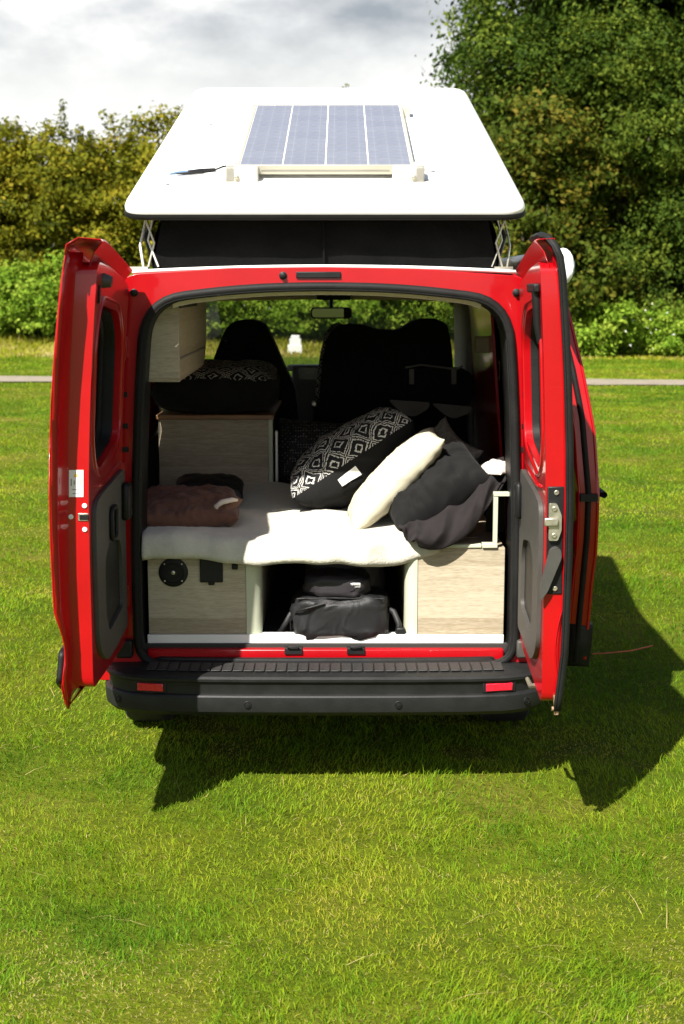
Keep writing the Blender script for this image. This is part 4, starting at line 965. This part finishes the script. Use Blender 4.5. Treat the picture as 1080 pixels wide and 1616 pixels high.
wc = heap('white_cloth', [(P(800, 740, 5.7).x, 5.62), (P(806, 740, 5.7).x, 5.74), (P(790, 740, 5.7).x, 5.82), (P(768, 740, 5.7).x, 5.80), (P(756, 745, 5.7).x, 5.68), (P(765, 740, 5.7).x, 5.58), (P(785, 740, 5.7).x, 5.56)], P(780, 748, 5.62).z, .035, PINKW, 2.1, .012, 22)
rebase(wc); tag(wc, 'pinkish white cloth bunched on the dark garment', 'cloth')
# brown jacket and black pouch on the left
def wx(px, Y): return (px - 540) / F_PX * Y * 1.03
bj, _ = pillow('brown_jacket', (wx(300, 5.84), 5.84, 1.005), (1, .10, 0), (0, -.06, 1), .205, .265, .050, [BROWN], 6.4, wr=.007, pinch=-.04, flat=3.4, ridge=.016, nu=70, nv=70)
rebase(bj); bj.location.z = .945; tag(bj, 'brown jacket folded on the blanket', 'jacket')
sv, _ = pillow('sleeve', (wx(322, 5.75) - bj.location.x, 5.74 - bj.location.y, .105), (.95, -.35, -.05), (0, -.2, 1), .150, .085, .035, [BROWN], 3.1, wr=.006, pinch=.0, flat=2.6, ridge=.012)
sv.parent = bj
lw, _ = pillow('lower_fold', (wx(268, 5.62) - bj.location.x, 5.64 - bj.location.y, .030), (1, .05, 0), (0, -.2, 1), .165, .080, .026, [BROWN], 8.3, wr=.005, pinch=.0, flat=2.8, ridge=.010)
lw.parent = bj
cuff = P(360, 795, 5.66)
co_ = obj('pale_cuff', MB().tube([cuff + Vector(v) for v in ((-.04, -.02, -.035), (-.045, -.03, -.005), (-.02, -.03, .012), (.02, -.01, .018), (.035, .02, .012))], [.006, .011, .011, .010, .006], 8), PINKW, None, smooth=180); co_.parent = bj; co_.data.transform(Matrix.Translation(-bj.location))
bp_, _ = pillow('black_pouch', P(330, 749, 6.34), (1, .05, -.05), (0, -.10, 1), .155, .13, .060, [NYLON], 4.4, wr=.006, pinch=.02, flat=3.5)
bp_.data.materials[0] = NYLON; rebase(bp_); bp_.location.z = .950; tag(bp_, 'black padded pouch lying behind the brown jacket', 'pouch')
# flat printed floor cushion on the worktop
fc, _ = pillow('floor_cushion', P(344, 624, 7.15) + Vector((0, .02, 0)), (1, .04, .0), (0, -.06, 1), .315, .27, .118, [PATTERN, BLKCLOTH], 9.2, wr=.010, pinch=.02, flat=5, split=.22)
rebase(fc); fc.location.z = kz + .018; tag(fc, 'thick black floor cushion with diamond print lying on the brown worktop', 'cushion')
# mesh bag behind the printed cushion
def meshmat():
    m, t, b = newmat('black_mesh_fabric'); g = N(t, 'ShaderNodeTexCoord')
    vo = N(t, 'ShaderNodeTexVoronoi', Scale=75.0); t.links.new(g.outputs['Object'], vo.inputs['Vector']); vo.inputs['Randomness'].default_value = .25
    lt = N(t, 'ShaderNodeMath', operation='LESS_THAN'); lt.inputs[1].default_value = .30; t.links.new(vo.outputs['Distance'], lt.inputs[0])
    mx = N(t, 'ShaderNodeMix', data_type='RGBA'); mx.inputs['A'].default_value = (.010, .010, .010, 1); mx.inputs['B'].default_value = (.16, .16, .15, 1); t.links.new(lt.outputs[0], mx.inputs['Factor']); t.links.new(mx.outputs['Result'], b.inputs['Base Color']); b.inputs['Roughness'].default_value = .7
    return m
mg, _ = pillow('mesh_bag', P(488, 714, 7.15), (1, 0, -.08), (-.05, -.9, .3), .17, .17, .09, [meshmat()], 7.7, wr=.012, pinch=.03, flat=4)
rebase(mg); mg.location.z = .915; tag(mg, 'black perforated mesh bag behind the printed cushion', 'bag')
# backpack under the bed
bk = empty('backpack', P(537, 1003, 5.60)); bk.location.z = .531; bk.scale = (1, 1, 1.30)
tag(bk, 'black backpack lying on the van floor under the bed', 'backpack')
def blob(name, c, h, mat, par, seed, wr=.008, pw=4.0, nu=40, nv=24, lean=0):
    mb = MB()
    def fn(s, t):
        a = s * 2 * math.pi; b = -math.pi / 2 + math.pi * t
        sp_ = lambda v: math.copysign(abs(v) ** (2 / pw), v)
        x, y, z = sp_(math.cos(b)) * sp_(math.cos(a)), sp_(math.cos(b)) * sp_(math.sin(a)), sp_(math.sin(b))
        k = wr * (nz(x * 2 + seed, y * 2, z * 2) + .6 * (1 - 2 * abs(nz(x * 3 + seed, z * 5, y * 3 + seed))))
        return (c[0] + x * (h[0] + k) + lean * z, c[1] + y * (h[1] + k), c[2] + z * (h[2] + k * .8))
    mb.grid(nu, nv, fn, closed_u=True); return obj(name, mb, mat, par, smooth=180)
m1 = blob('main_pocket', (0, 0, .070), (.190, .13, .070), NYLON, bk, 1.3, .016, 4.5)
m2 = blob('front_pocket', (-.012, -.02, .168), (.128, .10, .036), NYLON2, bk, 2.9, .012, 3.6)
m3 = blob('upper_body', (.02, .14, .185), (.155, .09, .12), NYLON, bk, 5.1, .012, 3.2)
obj('pocket_zip', MB().tube([(x, -.112 - .004 * math.cos(x * 9), .138 - .10 * x * x) for x in [-.17 + .34 * k / 20 for k in range(21)]], .0035, 6), BLACKP, m2, smooth=60)
obj('pocket_zip', MB().tube([(-.195, -.06, .02), (-.198, -.07, .06), (-.17, -.128, .10), (-.12, -.137, .112), (-.06, -.137, .125)], .0035, 6), BLACKP, m1, smooth=60)
obj('brand_patch', MB().box(.030, .080, -.1215, -.116, .172, .186), LABEL, m2, bevel=.002)
mb = MB()
for k in range(6): mb.box(.034 + k * .0075, .039 + k * .0075, -.1228, -.1213, .1755, .1825)
obj('patch_letters', mb, simple('patch_ink', (.05, .05, .05), .7), m2)
obj('strap', MB().tube([(.17, -.02, .10), (.215, -.06, .085), (.235, -.085, .05), (.225, -.09, .012), (.245, -.11, .006)], [.008, .011, .012, .010, .007], 8), NYLON, bk, smooth=180)
obj('buckle', MB().box(.222, .258, -.112, -.088, .004, .045), BLACKP, bk, bevel=.006)
obj('strap', MB().tube([(-.15, .02, .10), (-.20, -.03, .07), (-.235, -.03, .02), (-.25, .03, .006)], [.008, .011, .011, .007], 8), NYLON, bk, smooth=180)
# organiser bag hanging on the back of the bench
hb = empty('seat_organiser', P(690, 655, 7.86)); tag(hb, 'black organiser bag with pale grey flaps hanging behind the passenger bench', 'bag')
def hloc(x, y, Y=7.86): return P(x, y, Y) - hb.location
a_, b_ = hloc(640, 582), hloc(745, 640)
blob('bag_body', ((a_.x + b_.x) / 2, 0, (a_.z + b_.z) / 2), ((b_.x - a_.x) / 2, .07, (a_.z - b_.z) / 2), BLKCLOTH, hb, 3.3, .012, 4)
obj('bag_rim', MB().tube([hloc(x, y, 7.79) for x, y in ((640, 580), (665, 576), (700, 580), (722, 583), (730, 577))], .010, 8, sq=(1, .6)), GREYL, hb, smooth=180)
for x in (649, 715): obj('bag_tab', MB().box(hloc(x - 4, 580).x, hloc(x + 4, 580).x, -.085, -.072, hloc(x, 605).z, hloc(x, 581).z), GREYL, hb, bevel=.003)
for pts in (((613, 631), (680, 635), (676, 646), (655, 658), (640, 655), (624, 643)), ((681, 636), (745, 642), (742, 652), (716, 661), (704, 656), (690, 645))):
    o2 = [(hloc(x, y, 7.78).x, hloc(x, y, 7.78).z) for x, y in pts]
    obj('bag_flap', MB().plate(rpoly(o2, .02, 4), [], lambda a, b, c: (a, -.085 - .25 * (.02 - b) * .2 + c + .01 * math.sin(a * 40), b), thick=.01), simple('pale_grey_felt', (.24, .23, .21), .9), hb, bevel=.004)
# red guy line on the lawn
p0, p1 = [P(945, 1031, 7.0), P(1030, 1020, 7.1)]
def gp_(px, py, z=.03):
    a = (px - 540) / F_PX; b = -(py - 808) / F_PX; t = (z - CAM_H) / (b * cP - sP); return Vector((a * t, (cP + b * sP) * t, z))
gl = obj('guy_line', MB().tube([gp_(x, y, .035 + .008 * math.sin(x)) for x, y in ((935, 1032), (955, 1031), (975, 1029), (995, 1027), (1012, 1023), (1030, 1019))], .0035, 6), CORD); rebase(gl)
tag(gl, 'thin red guy line lying on the grass by the sliding door', 'cord')

# ------------------------------------------------------------------ lawn
def vnoise(x, y, seed, n=256):
    rg = np.random.RandomState(seed).rand(n, n); xi = np.floor(x).astype(int); yi = np.floor(y).astype(int); fx = x - xi; fy = y - yi
    fx = fx * fx * (3 - 2 * fx); fy = fy * fy * (3 - 2 * fy); g = lambda i, j: rg[i % n, j % n]
    return (g(xi, yi) * (1 - fx) + g(xi + 1, yi) * fx) * (1 - fy) + (g(xi, yi + 1) * (1 - fx) + g(xi + 1, yi + 1) * fx) * fy
def fbm(x, y, seed): return .5 * vnoise(x, y, seed) + .3 * vnoise(x * 2.1, y * 2.1, seed + 1) + .2 * vnoise(x * 4.3, y * 4.3, seed + 2)
def quick_mesh(name, verts, loops, starts, rnd_per_vert, mat):
    me = bpy.data.meshes.new(name); me.vertices.add(len(verts)); me.vertices.foreach_set('co', verts.astype(np.float32).ravel())
    me.loops.add(len(loops)); me.loops.foreach_set('vertex_index', loops.astype(np.int32))
    me.polygons.add(len(starts)); me.polygons.foreach_set('loop_start', starts.astype(np.int32))
    at = me.attributes.new('rnd', 'FLOAT', 'POINT'); at.data.foreach_set('value', rnd_per_vert.astype(np.float32))
    me.update(calc_edges=True); me.materials.append(mat); return me
def blades(rs, x, y, h, wdt, lean, rnd, name, mat, z0=0):
    n = len(x); az = rs.rand(n) * 2 * np.pi; la = 2 * np.pi * 1.6 * fbm(x * .9 + 3, y * .9 + 17, 91) + rs.normal(size=n) * 1.5
    wx_, wy_ = np.cos(az) * wdt / 2, np.sin(az) * wdt / 2; lx, ly = np.cos(la) * lean, np.sin(la) * lean
    V = np.zeros((n, 5, 3))
    V[:, 0] = np.stack([x - wx_, y - wy_, 0 * x + z0], 1); V[:, 1] = np.stack([x + wx_, y + wy_, 0 * x + z0], 1)
    hm = np.sqrt(np.maximum(h ** 2 - lean ** 2, (h * .25) ** 2))
    V[:, 2] = np.stack([x + lx * .35 + wx_ * .8, y + ly * .35 + wy_ * .8, hm * .6 + z0], 1); V[:, 3] = np.stack([x + lx * .35 - wx_ * .8, y + ly * .35 - wy_ * .8, hm * .6 + z0], 1)
    V[:, 4] = np.stack([x + lx, y + ly, hm + z0], 1)
    base = (np.arange(n) * 5)[:, None]
    lp = (base + np.array([0, 1, 2, 3, 3, 2, 4])[None]).ravel(); st = (np.arange(n)[:, None] * 7 + np.array([0, 4])[None]).ravel()
    return quick_mesh(name, V.reshape(-1, 3), lp, st, np.repeat(rnd, 5), mat)
def grassmat():
    m, t, b = newmat('grass_blades')
    at = N(t, 'ShaderNodeAttribute', attribute_name='rnd'); r = N(t, 'ShaderNodeValToRGB'); e = r.color_ramp.elements
    st = ((0, (.045, .135, .004)), (.30, (.120, .240, .007)), (.55, (.225, .310, .010)), (.82, (.350, .340, .026)), (.90, (.42, .34, .10)), (1, (.52, .42, .19)))
    while len(e) < len(st): e.new(.5)
    for el, (p_, c_) in zip(e, st): el.position = p_; el.color = (*c_, 1)
    t.links.new(at.outputs['Fac'], r.inputs[0]); t.links.new(r.outputs[0], b.inputs['Base Color']); b.inputs['Roughness'].default_value = .6; b.inputs['Specular IOR Level'].default_value = .14
    tl = N(t, 'ShaderNodeBsdfTranslucent'); mx = N(t, 'ShaderNodeMixShader'); mx.inputs[0].default_value = .35
    t.links.new(r.outputs[0], tl.inputs[0]); t.links.new(b.outputs[0], mx.inputs[1]); t.links.new(tl.outputs[0], mx.inputs[2]); t.links.new(mx.outputs[0], t.nodes['Material Output'].inputs[0])
    return m
GRASS = grassmat()
def lawn():
    rs = np.random.RandomState(11); NB = 560000
    yy = np.linspace(3.1, 44, 4000); dens = (4 / yy) ** 1.75; wd = 2 * (.27 * yy + 1.0); pdf = dens * wd; cdf = np.cumsum(pdf); cdf /= cdf[-1]
    y = np.interp(rs.rand(NB), cdf, yy); x = (rs.rand(NB) * 2 - 1) * (.27 * y + 1.0)
    keep = ~((np.abs(x - VX) < .72) & (y > 6.4) & (y < 10.0))
    pe = 29.15 - .115 * x * np.where(x > 0, 1, .35); keep &= np.abs(y - pe) > np.where(x > 0, .62, .92)
    x, y = x[keep], y[keep]; n = len(x)
    tuft = fbm(x * 2.4, y * 2.4, 5); fine = vnoise(x * 11, y * 11, 9); big = fbm(x * .55 + 7, y * .55, 21)
    bare = np.clip((fbm(x * 1.9 + 40, y * 1.9 + 3, 33) - .61) / .09, 0, 1)
    h = (.012 + .040 * tuft ** 1.3 * (.3 + 1.2 * fine)) * (.6 + .7 * rs.rand(n)) * (1 - .6 * bare) * (1 + .018 * np.clip(y - 8, 0, 40))
    wdt = (.0018 + .0014 * rs.rand(n)) * np.maximum(1, y / 5.2) ** .95
    lean = h * (.45 + .50 * rs.rand(n))
    patch = fbm(x * 1.5 + 11, y * 1.5 + 5, 61)
    rnd = .40 + .75 * (patch - .5) + .50 * (big - .5) + .40 * (rs.rand(n) - .5) - .45 * (tuft - .5) + .35 * bare
    dry = rs.rand(n) < .022 + .10 * np.clip((patch - .5) * 3, 0, 1) + .35 * bare; rnd = np.where(dry, .86 + .14 * rs.rand(n), np.clip(rnd, .02, .84))
    lean = np.where(dry, h * .96, lean); h = np.where(dry, h * .95, h); lean = np.minimum(lean, h * .985)
    long_ = rs.rand(n) < .006; h = np.where(long_, h * 1.9, h)
    straw = rs.rand(n) < .0007; h = np.where(straw, .09 + .08 * rs.rand(n), h); lean = np.where(straw, h * .97, lean); rnd = np.where(straw, .95, rnd)
    me = blades(rs, x, y, h, wdt, lean, rnd, 'lawn_grass', GRASS)
    o = bpy.data.objects.new('lawn_grass', me); S.collection.objects.link(o)
    tag(o, 'short green and straw grass blades of the lawn', 'grass', kind='stuff')
    # tall dry grass along the hedge foot
    n = 50000; x = (rs.rand(n) * 2 - 1) * 18; y = 38.5 + rs.rand(n) * 7; y += np.where(x > 0, -1.2 * x / 8, 0)
    h = (.08 + .24 * np.clip((y - 39.5) / 5, 0, 1) * (.3 + fbm(x * .8, y * .8, 3)) * 1.4) * (.6 + .8 * rs.rand(n)); rnd = np.clip(.62 + .5 * fbm(x * .5, y * .5, 77) * .8 + .3 * (rs.rand(n) - .5), .2, 1)
    me = blades(rs, x, y, h, .020 + .02 * rs.rand(n), h * (.2 + .5 * rs.rand(n)), rnd, 'tall_grass', GRASS)
    o = bpy.data.objects.new('tall_grass', me); S.collection.objects.link(o); tag(o, 'tall dry yellow grass along the foot of the hedge', 'grass', kind='stuff')
lawn()

# ------------------------------------------------------------------ trees and hedge
def leaves_mesh(name, lobes, ncl, per, leaf, spread, seed, mat, hue=.0, up=.35, shoots=0):
    rs = np.random.RandomState(seed); lobes = np.array(lobes, float); wgt = lobes[:, 3] * lobes[:, 5]; wgt /= wgt.sum()
    li = rs.choice(len(lobes), ncl, p=wgt); d = rs.normal(size=(ncl, 3)); d /= np.linalg.norm(d, axis=1)[:, None]
    r = .50 + .55 * rs.rand(ncl) ** .55; C = lobes[li, :3] + d * lobes[li, 3:6] * r[:, None]
    crnd = rs.rand(ncl)
    if shoots:
        # thin upright sprays on the crown top
        for k in range(shoots):
            l = lobes[rs.randint(len(lobes))]; a = rs.rand() * 6.28; b0 = np.array([l[0] + math.cos(a) * l[3] * .6 * rs.rand(), l[1] + math.sin(a) * l[4] * .6 * rs.rand(), l[2] + l[5] * .93])
            dirv = np.array([rs.normal() * .35, rs.normal() * .2, 1.0]); m = 7; ln = .5 + .8 * rs.rand()
            C = np.vstack([C, b0 + dirv * (np.arange(m)[:, None] / m * ln)]); crnd = np.append(crnd, rs.rand(m) * .5 + .3)
            d = np.vstack([d, np.tile([0, 0, 1.], (m, 1))])
        sp = np.concatenate([np.full(ncl, spread), np.full(len(C) - ncl, spread * .30)]); pn = np.concatenate([np.full(ncl, per), np.full(len(C) - ncl, max(3, per // 6))])
    else: sp = np.full(ncl, spread); pn = np.full(ncl, per)
    idx = np.repeat(np.arange(len(C)), pn); n = len(idx)
    off = rs.normal(size=(n, 3)) * sp[idx][:, None] * np.array([1, 1, .6]); p = C[idx] + off
    p[:, 2] = np.maximum(p[:, 2], .05 + .1 * rs.rand(n))
    nrm = d[idx] * .7 + rs.normal(size=(n, 3)) * .55 + np.array([0, 0, up]); nrm /= np.linalg.norm(nrm, axis=1)[:, None]
    t1 = np.cross(nrm, rs.normal(size=(n, 3))); t1 /= np.linalg.norm(t1, axis=1)[:, None]; t2 = np.cross(nrm, t1)
    s = leaf * (.6 + .8 * rs.rand(n))[:, None]
    V = np.stack([p - t1 * s, p + t2 * s * .55 + nrm * s * .12, p + t1 * s, p - t2 * s * .55 + nrm * s * .12], 1).reshape(-1, 3)
    rnd = np.clip(.5 * crnd[idx] + .5 * rs.rand(n) + hue, 0, 1)
    lp = np.arange(n * 4); st = np.arange(n) * 4
    return quick_mesh(name, V, lp, st, np.repeat(rnd, 4), mat)
def trunk_mesh(name, h, r, limbs, seed):
    rd = random.Random(seed); mb = MB(); pts = [Vector((rd.uniform(-.12, .12) * k, rd.uniform(-.12, .12) * k, h * k / 5)) for k in range(6)]
    mb.tube(pts, [r * (1.25 if k == 0 else 1 - k * .15) for k in range(6)], 9)
    for (x, y, z) in limbs:
        s = pts[rd.randint(2, 5)]; e = Vector((x, y, z)); m = s.lerp(e, .5) + Vector((rd.uniform(-.3, .3), rd.uniform(-.3, .3), .25))
        mb.tube([s, m, e], [r * .5, r * .32, r * .1], 7)
    me = mb.mesh(name); me.materials.append(BARK); me.shade_smooth(); return me
OAK = leafmat('oak_leaves', (.012, .028, .003), (.050, .088, .008), (.165, .205, .024))
HAW = leafmat('hawthorn_leaves', (.038, .052, .004), (.165, .170, .010), (.33, .250, .020))  # dark end lowered to put deep hedge shade into the leaf colours
BRM = leafmat('bramble_leaves', (.050, .115, .007), (.165, .275, .020), (.34, .42, .055))
HAG = leafmat('rusty_green_leaves', (.026, .044, .005), (.070, .100, .010), (.19, .140, .018))
FLW = simple('white_petals', (.8, .8, .74), .8)
PROTO = {}
def proto(key, lobes, ncl, per, leaf, spread, seed, mat, th, tr, shoots=0, hue=0):
    PROTO[key] = (leaves_mesh(key + '_crown', lobes, ncl, per, leaf, spread, seed, mat, hue, shoots=shoots), trunk_mesh(key + '_trunk', th, tr, [l[:3] for l in lobes], seed) if th else None)
def lob(n, seed, R_, z0, z1, rmin, rmax):
    rd = random.Random(seed); out = []
    for k in range(n):
        z = z0 + (z1 - z0) * (k + .5) / n; rr_ = R_ * math.sin(math.pi * min(.95, max(.18, (z - z0 * .3) / (z1 * 1.08 - z0 * .3)))) ** .7; a = k * 2.4 + rd.random()
        r = rd.uniform(rmin, rmax); out.append((math.cos(a) * rr_ * .75, math.sin(a) * rr_ * .75, z, r * 1.15, r * 1.15, r * .85))
    return out
proto('oak_a', lob(20, 3, 4.4, 2.6, 12.8, 1.3, 2.2), 1200, 120, .078, .33, 21, OAK, 7.5, .42)
proto('oak_b', lob(18, 8, 4.0, 1.9, 11.5, 1.2, 2.1), 1100, 120, .076, .33, 22, OAK, 6.5, .36, hue=.06)
proto('haw_a', lob(14, 5, 2.3, .9, 6.3, .9, 1.4), 700, 70, .078, .23, 23, HAW, 3.5, .15, shoots=26)
proto('haw_b', lob(13, 12, 2.1, .9, 6.0, .9, 1.35), 660, 70, .078, .23, 24, HAW, 3.2, .14, shoots=22, hue=-.08)
proto('haw_c', lob(15, 31, 2.4, .9, 6.3, .9, 1.4), 700, 70, .080, .24, 29, HAG, 3.5, .15, shoots=8)
proto('bramble_a', lob(9, 15, 1.5, .35, 1.9, .55, .8), 330, 88, .058, .17, 25, BRM, .8, .05)
proto('bramble_b', lob(7, 19, 1.2, .25, 1.2, .42, .62), 260, 70, .055, .14, 26, BRM, .5, .04, hue=.05)
def plant(name, key, x, y, sc, rz, label, cat, group, zs=1.0):
    t = empty(name, (x, y, 0)); t.rotation_euler = (0, 0, rz); t.scale = (sc, sc, sc * zs)
    c = bpy.data.objects.new('crown', PROTO[key][0]); S.collection.objects.link(c); c.parent = t
    if PROTO[key][1]:
        k = bpy.data.objects.new('trunk', PROTO[key][1]); S.collection.objects.link(k); k.parent = t
    tag(t, label, cat, group); return t
HL, HG = 'olive green hawthorn tree in the hedgerow beyond the path', 'hawthorn trees of the hedgerow'
for i, (x, y, s_, zs) in enumerate(((-16.5, 48.2, 1.12, 1.0), (-13.6, 47.6, 1.06, 1.04), (-11.0, 48.4, 1.10, .98), (-8.7, 47.7, 1.05, 1.02), (-6.3, 48.2, 1.12, 1.0), (-4.0, 48.6, 1.05, 1.0), (-1.6, 48.0, 1.0, 1.0), (.9, 48.4, 1.05, .98), (3.2, 48.2, 1.0, 1.0), (5.0, 46.8, .95, 1.0))):
    s_ *= .95; plant('hawthorn_tree', 'haw_c' if x > 2.5 else 'haw_a' if i % 2 == 0 else 'haw_b', x, y, s_, i * 1.9, HL, 'tree', HG, zs)
plant('hawthorn_tree', 'haw_b', -.35, 52.5, 1.20, 2.2, 'taller tree whose top just shows above the white pop-up roof', 'tree', None, .98)
plant('rusty_tree', 'haw_c', 5.2, 40.2, 1.02, 4.4, 'rust tinged olive tree in front of the tall dark trees', 'tree', None, 1.0)
TL, TG = 'tall dark green broadleaf tree rising out of the frame', 'tall trees on the right of the field'
for i, (key, x, y, s_, zs) in enumerate((('oak_a', 8.1, 43.6, 1.0, 1.02), ('oak_b', 11.4, 42.6, 1.12, 1.1), ('oak_a', 10.0, 47.5, 1.1, 1.15), ('oak_b', 15.2, 44.5, 1.1, 1.1), ('oak_b', 7.9, 41.2, .78, 1.0))):
    plant('broadleaf_tree', key, x, y, s_, i * 1.3 + .4, 'tall dark tree whose crown edge meets the sky beside the pop-up roof' if i == 0 else TL if i < 4 else 'smaller leafy green tree before the tall dark trees', 'tree', TG if 0 < i < 4 else None, zs)
BL, BG = 'bright green bramble bush at the foot of the hedgerow', 'bramble bushes along the hedgerow'
for i in range(16):
    x = -16.5 + i * 1.45; plant('bramble_bush', 'bramble_a', x, 45.6 + .5 * math.sin(i * 2.1), 1.0 + .18 * math.sin(i * 1.7), i * 2.3, BL, 'bush', BG, 1.0 + .1 * math.cos(i))
SLB, SG = 'low leafy bush with white flowers under the tall trees', 'low bushes under the tall trees'
for i, (x, y, s_) in enumerate(((5.9, 39.6, .95), (7.3, 39.3, 1.15), (8.5, 39.2, .75), (9.6, 39.0, 1.0), (10.8, 39.4, 1.2), (12.2, 39.2, 1.0), (13.5, 39.5, 1.1))):
    t = plant('flowering_bush', 'bramble_b', x, y, s_, i * 1.1, SLB, 'bush', SG)
# white flower heads on those bushes and on the brambles seen through the windscreen
rd = random.Random(3)
for o in S.objects:
    if o.name.startswith('bramble_bush') and -6 < o.location.x < 6: tag(o, 'green bramble bush with white flowers at the hedge foot ahead of the van', group='flowering brambles ahead of the van')
for t in [o for o in S.objects if o.name.startswith('flowering_bush') or (o.name.startswith('bramble_bush') and -6 < o.location.x < 6)]:
    mb = MB()
    for k in range(14):
        a = rd.uniform(-2.6, -.5) - t.rotation_euler.z; rr_ = rd.uniform(1.1, 1.75) if 'bramble' in t.name else rd.uniform(1.0, 1.5); z = rd.uniform(.5, 2.0) if 'bramble' in t.name else rd.uniform(.3, 1.3)
        c = Vector((math.cos(a) * rr_ * .9, math.sin(a) * rr_ * .9, z)); r = rd.uniform(.03, .07)
        mb.add([c + Vector((r * math.cos(q), r * math.sin(q) * .7, r * .5 * math.cos(q * 2))) for q in [k_ * math.pi / 3 for k_ in range(6)]], [tuple(range(6))])
    o = obj('flowers', mb, FLW, t); o['kind'] = 'stuff'
# two stacked white boxes by the hedge
hx = P(466, 558, 40.5); hv_ = empty('white_hive', (hx.x, 40.5, 0)); tag(hv_, 'white two tier box standing on the grass before the hedge', 'box')
obj('lower_box', MB().box(-.20, .20, -.18, .18, .0, .26), HIVE, hv_, bevel=.01); obj('upper_box', MB().box(-.15, .17, -.14, .16, .26, .44), HIVE, hv_, bevel=.01); obj('lid', MB().box(-.11, .13, -.11, .13, .44, .53), HIVE, hv_, bevel=.02)

# ------------------------------------------------------------------ keep the tree at thing > part > sub-part
def depth(o): return 0 if o.parent is None else 1 + depth(o.parent)
for o in [o for o in S.objects if depth(o) > 2]:
    a = o.parent
    while depth(a) > 1: a = a.parent
    o.parent = a
